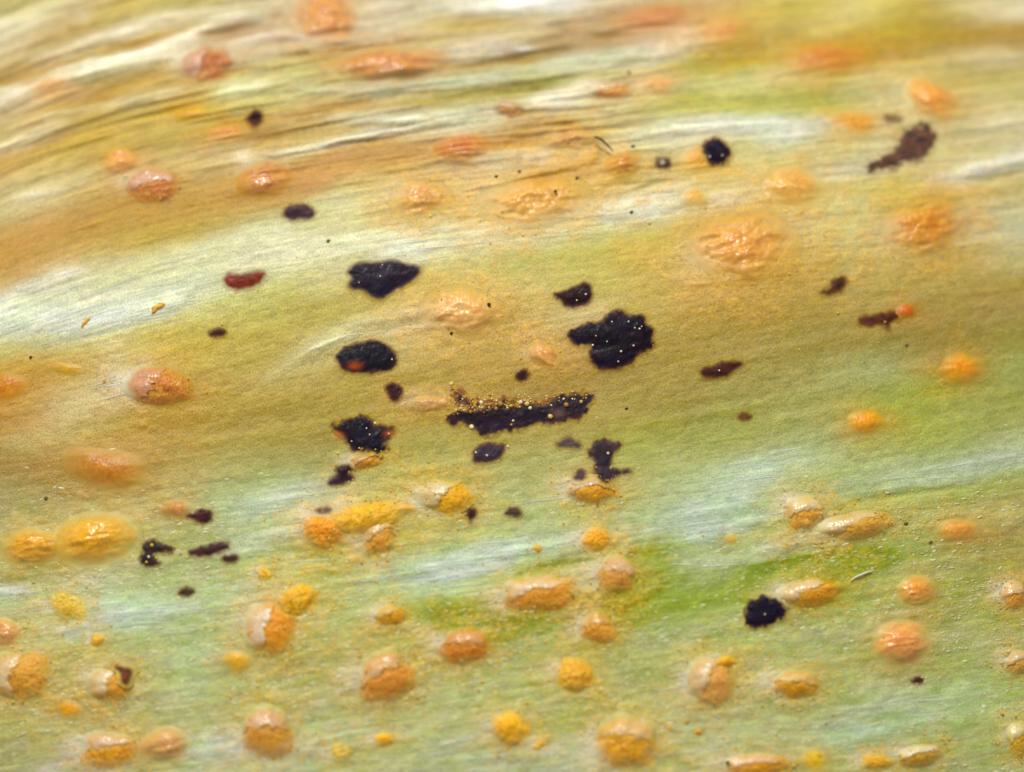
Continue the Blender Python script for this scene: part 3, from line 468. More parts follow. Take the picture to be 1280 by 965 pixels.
STEP = 1.7
AU = axis(-30, 1310, STEP, 620)
AV = axis(-30, 995, STEP, 560)
GU, GV = np.meshgrid(AU, AV)
NU, NV = len(AU), len(AV)

wu = GU + 9 * fbm(GU / 90, GV / 50, 3) + 5 * fbm(GU / 22, GV / 12, 5)
wv = GV + 9 * fbm(GU / 90, GV / 40, 4) + 5 * fbm(GU / 26, GV / 9, 6)

pts = []
for reg, lst in SAMPLES.items():
    for x, y, r, g, b in lst:
        u, v = Z(reg, x, y)
        if reg == (940, 236): g, b = g * 1.05, b * 1.18
        pts.append((u, v, *lin((r, g, b))))
pts = np.array(pts)
ps, pt = grain(pts[:, 0], pts[:, 1])

def base_colour(u, v):
    s, t = grain(np.clip(u, -60, 1340), np.clip(v, -60, 1025))
    num = np.zeros(s.shape + (3,)); den = np.zeros(s.shape) + 1e-12
    for k in range(len(pts)):
        d2 = ((s - ps[k]) / 36.0) ** 2 + ((t - pt[k]) / 11.5) ** 2
        w = np.exp(-0.5 * d2) + 0.004 / (1 + d2 * d2)
        num += w[..., None] * pts[k, 2:]; den += w
    return num / den[..., None]

# interpolate the tints on a coarse lattice, then sample it at warped positions
CU = np.arange(-80, 1361, 6.0); CV = np.arange(-80, 1046, 6.0)
cg = np.meshgrid(CU, CV)
coarse = base_colour(cg[0], cg[1])

def bilin(field, xs, ys, u, v):
    i = np.clip(np.searchsorted(xs, u) - 1, 0, len(xs) - 2)
    j = np.clip(np.searchsorted(ys, v) - 1, 0, len(ys) - 2)
    fx = np.clip((u - xs[i]) / (xs[i + 1] - xs[i]), 0, 1)
    fy = np.clip((v - ys[j]) / (ys[j + 1] - ys[j]), 0, 1)
    if field.ndim == 3:
        fx = fx[..., None]; fy = fy[..., None]
    return (field[j, i] * (1 - fx) + field[j, i + 1] * fx) * (1 - fy) + (field[j + 1, i] * (1 - fx) + field[j + 1, i + 1] * fx) * fy

tint = bilin(coarse, CU, CV, wu, wv)
GS, GT = grain(GU, GV)
streak = fbm(GS / 55, GT / 3.6, 21, 3)
streak2 = fbm(GS / 150, GT / 9.0, 31, 3)
height = 6.0 * fbm(GU / 150, GV / 70, 41, 2) + 1.6 * streak2 + 0.9 * streak * (0.4 + 1.2 * sstep(420, 120, GV)) + 1.1 * fbm(GU / 16, GT / 9, 51, 2)
region_id = np.zeros(GU.shape, int)           # which vein or fold a spot of the leaf belongs to
region_w = np.zeros(GU.shape)
region_kind = []

def stroke_dist(u, v, path):
    """distance to a path and how far along it (0..1) the nearest point lies"""
    d = np.full(u.shape, 1e9); along = np.zeros(u.shape)
    ln = [math.hypot(b[0] - a[0], b[1] - a[1]) for a, b in zip(path[:-1], path[1:])]
    tot = sum(ln); run = 0.0
    for (x0, y0), (x1, y1), l in zip(path[:-1], path[1:], ln):
        dx, dy = x1 - x0, y1 - y0
        k = np.clip(((u - x0) * dx + (v - y0) * dy) / (dx * dx + dy * dy + 1e-9), 0, 1)
        e = np.hypot(u - x0 - k * dx, v - y0 - k * dy)
        along = np.where(e < d, (run + k * l) / tot, along)
        d = np.minimum(d, e); run += l
    return d, along

def seg_dist(u, v, path):
    d = np.full(u.shape, 1e9)
    for (x0, y0), (x1, y1) in zip(path[:-1], path[1:]):
        dx, dy = x1 - x0, y1 - y0
        k = np.clip(((u - x0) * dx + (v - y0) * dy) / (dx * dx + dy * dy + 1e-9), 0, 1)
        d = np.minimum(d, np.hypot(u - x0 - k * dx, v - y0 - k * dy))
    return d

def window(u0, u1, v0, v1):
    i0, i1 = np.searchsorted(AU, [u0, u1]); j0, j1 = np.searchsorted(AV, [v0, v1])
    return slice(j0, max(j1, j0 + 1)), slice(i0, max(i1, i0 + 1))

for reg, path, width, colour, op, hh, kind in STROKES:
    path = [Z(reg, x, y) for x, y in path]
    hw = 0.5 * width * Q
    us = [p[0] for p in path]; vv = [p[1] for p in path]
    sl = window(min(us) - 40 - hw, max(us) + 40 + hw, min(vv) - 40 - hw, max(vv) + 40 + hw)
    d, al = stroke_dist(GU[sl] + 0.8 * (wu[sl] - GU[sl]), GV[sl] + 0.8 * (wv[sl] - GV[sl]), path)
    taper = 0.30 + 0.70 * np.clip(np.sin(np.pi * np.clip(al, 0, 1)), 0, 1) ** 0.6
    if path[0][0] < 0: taper = np.where(al < 0.5, 1.0, taper)
    if path[-1][0] > 1280: taper = np.where(al > 0.5, 1.0, taper)
    d = d * (1 + 0.7 * streak[sl] + 0.5 * streak2[sl]) / taper
    a = np.exp(-(d / (hw * 1.35)) ** 1.8)
    fade = np.where(taper > 0.99, 1.0, 0.15 + 0.85 * np.clip(np.sin(np.pi * np.clip(al, 0, 1)), 0, 1) ** 0.9)
    hh = hh * np.where(GV[sl] < 240, 0.95, 0.5)
    c = lin(colour)
    aa = np.clip(a * op * fade * (1.05 + 1.0 * streak[sl] + 0.5 * streak2[sl]), 0, 1)[..., None]
    tint[sl] = tint[sl] * (1 - aa) + c * aa
    height[sl] += hh * np.exp(-(d / (hw * 1.15)) ** 2) * fade
    if kind:
        region_kind.append(kind)
        m = (a > 0.5) & (a > region_w[sl])
        region_id[sl] = np.where(m, len(region_kind), region_id[sl])
        region_w[sl] = np.where(m, a, region_w[sl])

gm = tint.mean((0, 1)); tint = gm * (tint / gm) ** 1.10
lime = sstep(0.020, 0.055, tint[..., 1] - tint[..., 0]) * sstep(0.16, 0.07, tint[..., 2])
mint = (0.38 * (1 - 0.92 * lime) * sstep(520, 660, GV) * (1 - 0.35 * sstep(1080, 1240, GU) * sstep(900, 760, GV)))[..., None]
tint = tint * (1 - mint) + lin((194, 212, 160)) * mint
vivid = (0.35 * lime * sstep(520, 660, GV))[..., None]
tint = tint * (1 - vivid) + lin((142, 166, 28)) * vivid
cream = (0.15 * sstep(620, 500, GV))[..., None]
tint = tint * (1 - cream) + lin((224, 208, 126)) * cream
# fine fibre streaks in the pale bands
pale = sstep(0.30, 0.62, tint.mean(-1))
up_part = sstep(330, 150, GV)
tint *= (1 + (0.08 + 0.26 * pale + 0.22 * up_part) * streak + (0.10 + 0.22 * up_part) * streak2)[..., None]
dry = sstep(300, 130, GV) * (1 - 0.75 * sstep(760, 940, GU))
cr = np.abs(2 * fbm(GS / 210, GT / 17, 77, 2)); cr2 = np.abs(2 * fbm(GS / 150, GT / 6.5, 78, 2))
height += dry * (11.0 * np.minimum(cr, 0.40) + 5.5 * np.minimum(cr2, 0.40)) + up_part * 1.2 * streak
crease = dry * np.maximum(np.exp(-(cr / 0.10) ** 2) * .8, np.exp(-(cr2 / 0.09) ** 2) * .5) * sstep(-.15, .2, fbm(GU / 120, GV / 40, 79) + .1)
tint = tint * (1 - 0.5 * crease[..., None]) + lin((146, 106, 60)) * 0.5 * crease[..., None]  # brown dry-tissue tint in the creases, doubling as painted thin shadow lines
tint *= (1 + 0.30 * dry * fbm(GS / 90, GT / 2.6, 76, 2))[..., None]
fine = fbm(GS / 4.0, GT / 3.0, 61, 2)
tint *= (1 + 0.14 * fine)[..., None]
tint *= (1 + (0.10 + 0.22 * sstep(520, 680, GV)) * fbm(GS / 15, GT / 8, 63, 2))[..., None]
# blotches of greener / yellower cells
bl = fbm(GS / 30, GT / 13, 71, 3)
low_half = sstep(560, 720, GV)
tint[..., 0] *= 1 + (0.10 + 0.14 * low_half) * bl
tint[..., 2] *= 1 + (0.25 + 0.35 * low_half) * bl

def rot(du, dv, deg):
    a = math.radians(deg)               # positive turns the right end upwards
    return du * math.cos(a) - dv * math.sin(a), du * math.sin(a) + dv * math.cos(a)

# pale flecks where skin cells have lifted, thick in the lower half
fl = sstep(0.16, 0.34, fbm(GS / 9, GT / 5.5, 73, 2)) * (0.10 + 0.90 * sstep(540, 700, GV)) * sstep(-0.22, 0.12, fbm(GU / 80, GV / 45, 74))
fl = fl * 0.60 * (1 - 0.8 * pale)
tint = tint * (1 - fl[..., None]) + lin((214, 206, 150)) * fl[..., None]
dk = sstep(0.12, 0.30, fbm(GS / 13, GT / 6, 75, 2)) * sstep(540, 700, GV) * (1 - pale) * 0.5
tint = tint * (1 - dk[..., None]) + tint * lin((216, 216, 120)) * 1.25 * dk[..., None]

# swellings, stained haloes, lifted pale skin and settled spores round the pustules
speck_n = vnoise(GU / 2.3, GV / 2.3, 91)
for n, (cu, cv, ru, rv, ang, kind, body, flap, hh, label) in enumerate(P):
    R = 2.4 * max(ru, rv) + 16
    sl = window(cu - R, cu + R, cv - R, cv + R)
    p, q = rot(GU[sl] - cu, GV[sl] - cv, ang)
    nz = fbm(GU[sl] / 20, GV[sl] / 14, 81)
    r = np.hypot(p / ru, q / rv) * (1 + 0.8 * nz)
    height[sl] += 0.30 * hh * np.exp(-(r / 1.3) ** 2)
    hs = {'crinkle': .72, 'low': .60}.get(kind, .52)
    halo = hs * np.exp(-(r / (1.65 if kind in ('crinkle', 'low') else 1.45)) ** 2.0)
    bw = 0.75 if kind in ('crinkle', 'low') else 0.58
    hc = bw * lin(body) * np.array([1, .96, .85]) + (1 - bw) * lin((208, 172, 70))
    tint[sl] = tint[sl] * (1 - halo[..., None]) + hc * halo[..., None]
    if kind in ('heap', 'open', 'crinkle') and ru > 8:
        if cv > 560 or kind == 'crinkle':
            dust = np.exp(-(r / 1.9) ** 2) * sstep(0.48, 0.74, speck_n[sl]) * 0.62
            tint[sl] = tint[sl] * (1 - dust[..., None]) + lin((236, 188, 62)) * dust[..., None]
        g = np.random.default_rng(900 + n)
        an = math.radians(g.uniform(140, 205))
        ou, ov = math.cos(an) * 0.95 * ru, -math.sin(an) * 0.85 * rv
        e = np.exp(-(((GU[sl] - cu - ou) / (0.55 * ru + 3)) ** 2 + ((GV[sl] - cv - ov) / (0.55 * rv + 3)) ** 2) * (1 + 1.6 * nz))
        e = e * g.uniform(.45, .85) * (0.4 if kind == 'crinkle' else 1)
        tint[sl] = tint[sl] * (1 - e[..., None]) + lin((226, 212, 182)) * e[..., None]
for reg, poly, colour, soft, hh, fuzz, label, grains in B:
    poly = [Z(reg, x, y) for x, y in poly]
    us = [p[0] for p in poly]; vv = [p[1] for p in poly]
    sl = window(min(us) - 25, max(us) + 25, min(vv) - 25, max(vv) + 25)
    d = seg_dist(GU[sl], GV[sl], poly + poly[:1])
    halo = 0.22 * np.exp(-(d / 7.0) ** 2)
    hc = lin((176, 118, 44))
    tint[sl] = tint[sl] * (1 - halo[..., None]) + hc * halo[..., None]

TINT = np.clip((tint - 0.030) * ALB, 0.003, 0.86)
STREAK = np.clip(0.18 + 0.85 * sstep(0.28, 0.60, tint.mean(-1)) + 0.5 * sstep(330, 150, GV), 0, 1)
HEIGHT = height * MM

def leaf_z(u, v): return bilin(HEIGHT, AU, AV, u, v)
def leaf_s(u, v): return bilin(STREAK, AU, AV, u, v)
def leaf_c(u, v): return bilin(TINT, AU, AV, u, v)
def leaf_point(u, v, dz=0.0):
    p = on_leaf(u, v)
    p[..., 2] += leaf_z(u, v) + dz
    return p

# ------------------------------------------------------------------ materials
def new_mat(name):
    m = bpy.data.materials.new(name); m.use_nodes = True
    return m, m.node_tree.nodes, m.node_tree.links, m.node_tree.nodes['Principled BSDF']

def tissue_nodes(N, L):
    """fibre streaks and cell grain of the leaf skin; returns tint node, grain vector, streak, cells"""
    col = N.new('ShaderNodeAttribute'); col.attribute_name = 'tint'
    gr = N.new('ShaderNodeAttribute'); gr.attribute_name = 'grain'
    mp = N.new('ShaderNodeMapping'); mp.inputs['Scale'].default_value = (1.8, 24.0, 1.0)
    L.new(gr.outputs['Vector'], mp.inputs['Vector'])
    n1 = N.new('ShaderNodeTexNoise'); n1.inputs['Scale'].default_value = 1.0; n1.inputs['Detail'].default_value = 4.0
    L.new(mp.outputs['Vector'], n1.inputs['Vector'])
    n2 = N.new('ShaderNodeTexNoise'); n2.inputs['Scale'].default_value = 46.0; n2.inputs['Detail'].default_value = 3.0
    n2.inputs['Roughness'].default_value = 0.7
    L.new(gr.outputs['Vector'], n2.inputs['Vector'])
    return col, gr, n1, n2

def math_node(N, L, op, a, b):
    m = N.new('ShaderNodeMath'); m.operation = op
    for k, x in enumerate((a, b)):
        if isinstance(x, (int, float)): m.inputs[k].default_value = x
        else: L.new(x, m.inputs[k])
    return m.outputs[0]

def finish(N, L, bs, col, value, height, rough, spec, sss, bump, coat=None, coat_rough=0.15, radius=(1.0, 0.7, 0.25)):
    mul = N.new('ShaderNodeVectorMath'); mul.operation = 'SCALE'
    L.new(col.outputs['Color'], mul.inputs[0]); L.new(value, mul.inputs['Scale'])
    L.new(mul.outputs['Vector'], bs.inputs['Base Color'])
    bp = N.new('ShaderNodeBump'); bp.inputs['Strength'].default_value = bump; bp.inputs['Distance'].default_value = 0.02
    L.new(height, bp.inputs['Height']); L.new(bp.outputs['Normal'], bs.inputs['Normal'])
    if isinstance(rough, float): bs.inputs['Roughness'].default_value = rough
    else: L.new(rough, bs.inputs['Roughness'])
    bs.inputs['Specular IOR Level'].default_value = spec
    bs.inputs['Subsurface Weight'].default_value = sss
    bs.inputs['Subsurface Radius'].default_value = radius
    bs.inputs['Subsurface Scale'].default_value = 0.08
    if coat is not None:
        L.new(coat, bs.inputs['Coat Weight'])
        bs.inputs['Coat Roughness'].default_value = coat_rough
        L.new(bp.outputs['Normal'], bs.inputs['Coat Normal'])

def leaf_mat(name, rough=0.42, spec=0.32, bump=0.5):
    m, N, L, bs = new_mat(name)
    col, gr, n1, n2 = tissue_nodes(N, L)
    st = math_node(N, L, 'MULTIPLY', math_node(N, L, 'SUBTRACT', n1.outputs['Fac'], 0.5), col.outputs['Alpha'])
    ce = math_node(N, L, 'SUBTRACT', n2.outputs['Fac'], 0.5)
    mp = N.new('ShaderNodeMapping'); mp.inputs['Scale'].default_value = (10.0, 24.0, 1.0)
    L.new(gr.outputs['Vector'], mp.inputs['Vector'])
    vo = N.new('ShaderNodeTexVoronoi'); vo.inputs['Scale'].default_value = 1.0
    L.new(mp.outputs['Vector'], vo.inputs['Vector'])
    sep = N.new('ShaderNodeSeparateColor'); L.new(vo.outputs['Color'], sep.inputs['Color'])
    cell = math_node(N, L, 'SUBTRACT', sep.outputs['Red'], 0.5)
    st2 = math_node(N, L, 'MULTIPLY', st, 0.45)
    val = math_node(N, L, 'ADD', math_node(N, L, 'ADD', st2, math_node(N, L, 'MULTIPLY', cell, 0.17)), math_node(N, L, 'MULTIPLY', ce, 1.45))
    val = math_node(N, L, 'ADD', val, 1.0)
    h = math_node(N, L, 'ADD', math_node(N, L, 'MULTIPLY', st, 1.1), math_node(N, L, 'MULTIPLY', ce, 0.8))
    h = math_node(N, L, 'SUBTRACT', h, math_node(N, L, 'MULTIPLY', vo.outputs['Distance'], 0.35))
    rg = math_node(N, L, 'ADD', math_node(N, L, 'MULTIPLY', ce, 0.5), rough)
    rg = math_node(N, L, 'SUBTRACT', rg, math_node(N, L, 'MULTIPLY', col.outputs['Alpha'], 0.10))
    finish(N, L, bs, col, val, h, rg, spec, 0.5, bump)
    return m

def pustule_mat(name, scale, amount, bump, rough, spec, coat, coat_rough, sss=0.5):
    """alpha of the tint tells how far the pustule has taken over from the plain leaf skin"""
    m, N, L, bs = new_mat(name)
    col, gr, n1, n2 = tissue_nodes(N, L)
    vo = N.new('ShaderNodeTexVoronoi'); vo.inputs['Scale'].default_value = scale
    L.new(gr.outputs['Vector'], vo.inputs['Vector'])
    no = N.new('ShaderNodeTexNoise'); no.inputs['Scale'].default_value = scale * 0.5; no.inputs['Detail'].default_value = 4.0
    L.new(gr.outputs['Vector'], no.inputs['Vector'])
    a = col.outputs['Alpha']
    ce = math_node(N, L, 'SUBTRACT', n2.outputs['Fac'], 0.5)
    gn = math_node(N, L, 'SUBTRACT', math_node(N, L, 'SUBTRACT', no.outputs['Fac'], math_node(N, L, 'MULTIPLY', vo.outputs['Distance'], 0.8)), 0.12)
    mix = N.new('ShaderNodeMix'); mix.data_type = 'FLOAT'
    L.new(a, mix.inputs['Factor']); L.new(math_node(N, L, 'MULTIPLY', ce, 0.8), mix.inputs['A']); L.new(gn, mix.inputs['B'])
    val = math_node(N, L, 'ADD', math_node(N, L, 'MULTIPLY', mix.outputs['Result'], amount), 1.0)
    finish(N, L, bs, col, val, mix.outputs['Result'], rough, spec, sss, bump,
           math_node(N, L, 'MULTIPLY', a, coat), coat_rough, (1.0, 0.55, 0.12))
    return m

M_LEAF = leaf_mat('leaf_tissue')
M_SKIN = pustule_mat('pustule_skin', 26.0, 0.40, 0.28, 0.42, 0.25, 0.45, 0.15, sss=0.3)
M_LOW = pustule_mat('stained_skin', 26.0, 0.40, 0.28, 0.45, 0.25, 0.10, 0.25, sss=0.3)
M_CRUMPLED = pustule_mat('crumpled_skin', 15.0, 0.50, 0.75, 0.38, 0.30, 0.22, 0.16, sss=0.4)
M_FLAP = pustule_mat('torn_skin', 24.0, 0.35, 0.35, 0.38, 0.35, 0.45, 0.14, sss=0.3)
M_SPORE = pustule_mat('spore_mass', 36.0, 0.60, 0.55, 0.46, 0.30, 0.06, 0.25)
M_GRAIN = pustule_mat('spore_grain', 30.0, 0.2, 0.1, 0.45, 0.28, 0.06, 0.15, sss=0.0)
M_FIBRE = pustule_mat('fibre', 30.0, 0.2, 0.1, 0.50, 0.25, 0.05, 0.2, sss=0.0)

def crust_mat():
    m, N, L, bs = new_mat('dark_crust')
    col = N.new('ShaderNodeAttribute'); col.attribute_name = 'tint'
    gr = N.new('ShaderNodeAttribute'); gr.attribute_name = 'grain'
    vo = N.new('ShaderNodeTexVoronoi'); vo.inputs['Scale'].default_value = 26.0
    L.new(gr.outputs['Vector'], vo.inputs['Vector'])
    no = N.new('ShaderNodeTexNoise'); no.inputs['Scale'].default_value = 12.0; no.inputs['Detail'].default_value = 5.0
    L.new(gr.outputs['Vector'], no.inputs['Vector'])
    sub = N.new('ShaderNodeMath'); sub.operation = 'SUBTRACT'
    L.new(no.outputs['Fac'], sub.inputs[0]); L.new(vo.outputs['Distance'], sub.inputs[1])
    L.new(col.outputs['Color'], bs.inputs['Base Color'])
    bp = N.new('ShaderNodeBump'); bp.inputs['Strength'].default_value = 0.12; bp.inputs['Distance'].default_value = 0.02
    L.new(sub.outputs[0], bp.inputs['Height']); L.new(bp.outputs['Normal'], bs.inputs['Normal'])
    rr = N.new('ShaderNodeMapRange'); rr.inputs['From Min'].default_value = 0.35; rr.inputs['From Max'].default_value = 0.65
    rr.inputs['To Min'].default_value = 0.35; rr.inputs['To Max'].default_value = 0.65
    L.new(no.outputs['Fac'], rr.inputs['Value']); L.new(rr.outputs['Result'], bs.inputs['Roughness'])
    bs.inputs['Specular IOR Level'].default_value = 0.09
    return m
M_CRUST = crust_mat()

# ------------------------------------------------------------------ mesh builders
def make_mesh(name, verts, faces, tints, grains, mat, normals=None, nside=4, alpha=1.0, closed=False):
    me = bpy.data.meshes.new(name)
    verts = np.ascontiguousarray(verts, np.float32); faces = np.ascontiguousarray(faces, np.int32)
    if closed:
        t = verts[faces[:, :3]].astype(float); t = t - verts.mean(0)
        if np.einsum('ij,ij->i', t[:, 0], np.cross(t[:, 1], t[:, 2])).sum() < 0: faces = np.ascontiguousarray(faces[:, ::-1])
    else:
        t = verts[faces[:, :3]].astype(float)
        if np.cross(t[:, 1] - t[:, 0], t[:, 2] - t[:, 0])[:, 2].sum() < 0: faces = np.ascontiguousarray(faces[:, ::-1])
    nf = len(faces)
    me.vertices.add(len(verts)); me.vertices.foreach_set('co', verts.ravel())
    me.loops.add(nf * nside); me.loops.foreach_set('vertex_index', faces.ravel())
    me.polygons.add(nf)
    me.polygons.foreach_set('loop_start', np.arange(0, nf * nside, nside, dtype=np.int32))
    me.polygons.foreach_set('loop_total', np.full(nf, nside, np.int32))
    me.polygons.foreach_set('use_smooth', np.ones(nf, bool))
    me.update(calc_edges=True)
    a = me.attributes.new('tint', 'FLOAT_COLOR', 'POINT')
    c4 = np.ones((len(verts), 4), np.float32); c4[:, :3] = tints; c4[:, 3] = alpha
    a.data.foreach_set('color', c4.ravel())
    g = me.attributes.new('grain', 'FLOAT_VECTOR', 'POINT')
    g3 = np.zeros((len(verts), 3), np.float32); g3[:, :2] = np.asarray(grains) / 100.0
    if np.shape(grains)[1] > 2: g3[:, 2] = np.asarray(grains)[:, 2] / 100.0
    g.data.foreach_set('vector', g3.ravel())
    me.validate()
    if normals is not None:
        me.normals_split_custom_set_from_vertices(np.ascontiguousarray(normals, np.float32))
    me.materials.append(mat)
    return me

def obj(name, me, parent=None, label=None, cat=None, group=None, kind=None):
    o = bpy.data.objects.new(name, me); COL.objects.link(o)
    if parent is not None:
        o.parent = parent
        if parent.type == 'EMPTY':
            o.matrix_parent_inverse = parent.matrix_world.inverted()
    if label: o['label'] = label
    if cat: o['category'] = cat
    if group: o['group'] = group
    if kind: o['kind'] = kind
    return o

def thing(name, at, label, cat, group=None):
    e = bpy.data.objects.new(name, None); COL.objects.link(e)
    e.empty_display_size = 0.2
    from mathutils import Matrix
    e.matrix_world = Matrix.Translation([float(x) for x in at])
    e['label'] = label; e['category'] = cat
    if group: e['group'] = group
    return e

def grid_faces(n, m, keep=None):
    j, i = np.mgrid[0:n - 1, 0:m - 1]
    a = (j * m + i); f = np.stack([a, a + 1, a + m + 1, a + m], -1).reshape(-1, 4)
    return f

# ------------------------------------------------------------------ the leaf
LP = on_leaf(GU, GV); LP[..., 2] += HEIGHT
du = np.gradient(LP, axis=1); dv = np.gradient(LP, axis=0)
NRM = np.cross(dv, du); NRM /= np.linalg.norm(NRM, axis=-1, keepdims=True)
if NRM[..., 2].mean() < 0: NRM = -NRM
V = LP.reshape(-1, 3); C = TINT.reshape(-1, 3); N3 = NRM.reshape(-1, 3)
GR = np.stack([GS, GT], -1).reshape(-1, 2); SA = STREAK.reshape(-1)
F = grid_faces(NV, NU)[:, ::-1]
fid = region_id.reshape(-1)[F[:, 0]]

leaf = thing('leaf', (0, 0, 0), 'yellowing green leaf with pale veins and dry folds, covered in rust', 'leaf')
def leaf_part(name, mask, label=None):
    f = F[mask]
    if len(f) == 0: return None
    idx, inv = np.unique(f.ravel(), return_inverse=True)
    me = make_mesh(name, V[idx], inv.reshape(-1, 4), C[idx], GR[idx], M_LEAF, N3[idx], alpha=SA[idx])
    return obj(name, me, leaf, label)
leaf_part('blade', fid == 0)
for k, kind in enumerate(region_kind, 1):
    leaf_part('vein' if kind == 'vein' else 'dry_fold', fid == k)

# the underside closes the leaf
bu = AU[::12] if (NU - 1) % 12 == 0 else np.append(AU[::12], AU[-1])
bv = AV[::12] if (NV - 1) % 12 == 0 else np.append(AV[::12], AV[-1])
BU, BV = np.meshgrid(bu, bv)
UP_ = on_leaf(BU, BV); UP_[..., 2] -= 0.32
nb, mb = BU.shape
top = on_leaf(BU, BV); top[..., 2] += bilin(HEIGHT, AU, AV, BU, BV)
ring = [(0, i) for i in range(mb)] + [(j, mb - 1) for j in range(1, nb)] + [(nb - 1, i) for i in range(mb - 2, -1, -1)] + [(j, 0) for j in range(nb - 2, 0, -1)]
vb = list(UP_.reshape(-1, 3)); fb = [list(q) for q in grid_faces(nb, mb)]
base = len(vb)
vb += [top[j, i] for j, i in ring]
for k in range(len(ring)):
    j, i = ring[k]; j2, i2 = ring[(k + 1) % len(ring)]
    fb.append([j * mb + i, j2 * mb + i2, base + (k + 1) % len(ring), base + k])
vb = np.array(vb)
me = make_mesh('underside', vb, np.array(fb), np.tile(lin((160, 165, 90)) * 0.9, (len(vb), 1)), np.zeros((len(vb), 2)), M_LEAF, closed=True)
obj('underside', me, leaf)

# ------------------------------------------------------------------ pustules
def polar(nr, nt, rmax):
    r = np.linspace(0, 1, nr) ** 0.85 * rmax
    th = np.linspace(0, 2 * np.pi, nt, endpoint=False)
    R, T = np.meshgrid(r, th, indexing='ij')
    j, i = np.mgrid[0:nr - 1, 0:nt]
    a = j * nt + i; b = j * nt + (i + 1) % nt
    f = np.stack([a, a + nt, b + nt, b], -1).reshape(-1, 4)
    return R, T, f

def outline(T, seed, amt):
    o = np.ones_like(T)
    g = np.random.default_rng(seed)
    for k in (2, 3, 4, 5, 7):
        o += amt * g.normal() / k ** 0.7 * np.cos(k * T + g.uniform(0, 6.28))
    return o

def dome_profile(r, k=1.12):
    return np.where(r < 1, np.maximum(0, 1 - r ** 2.0) ** k, 0)

def mid_z(seed): return None

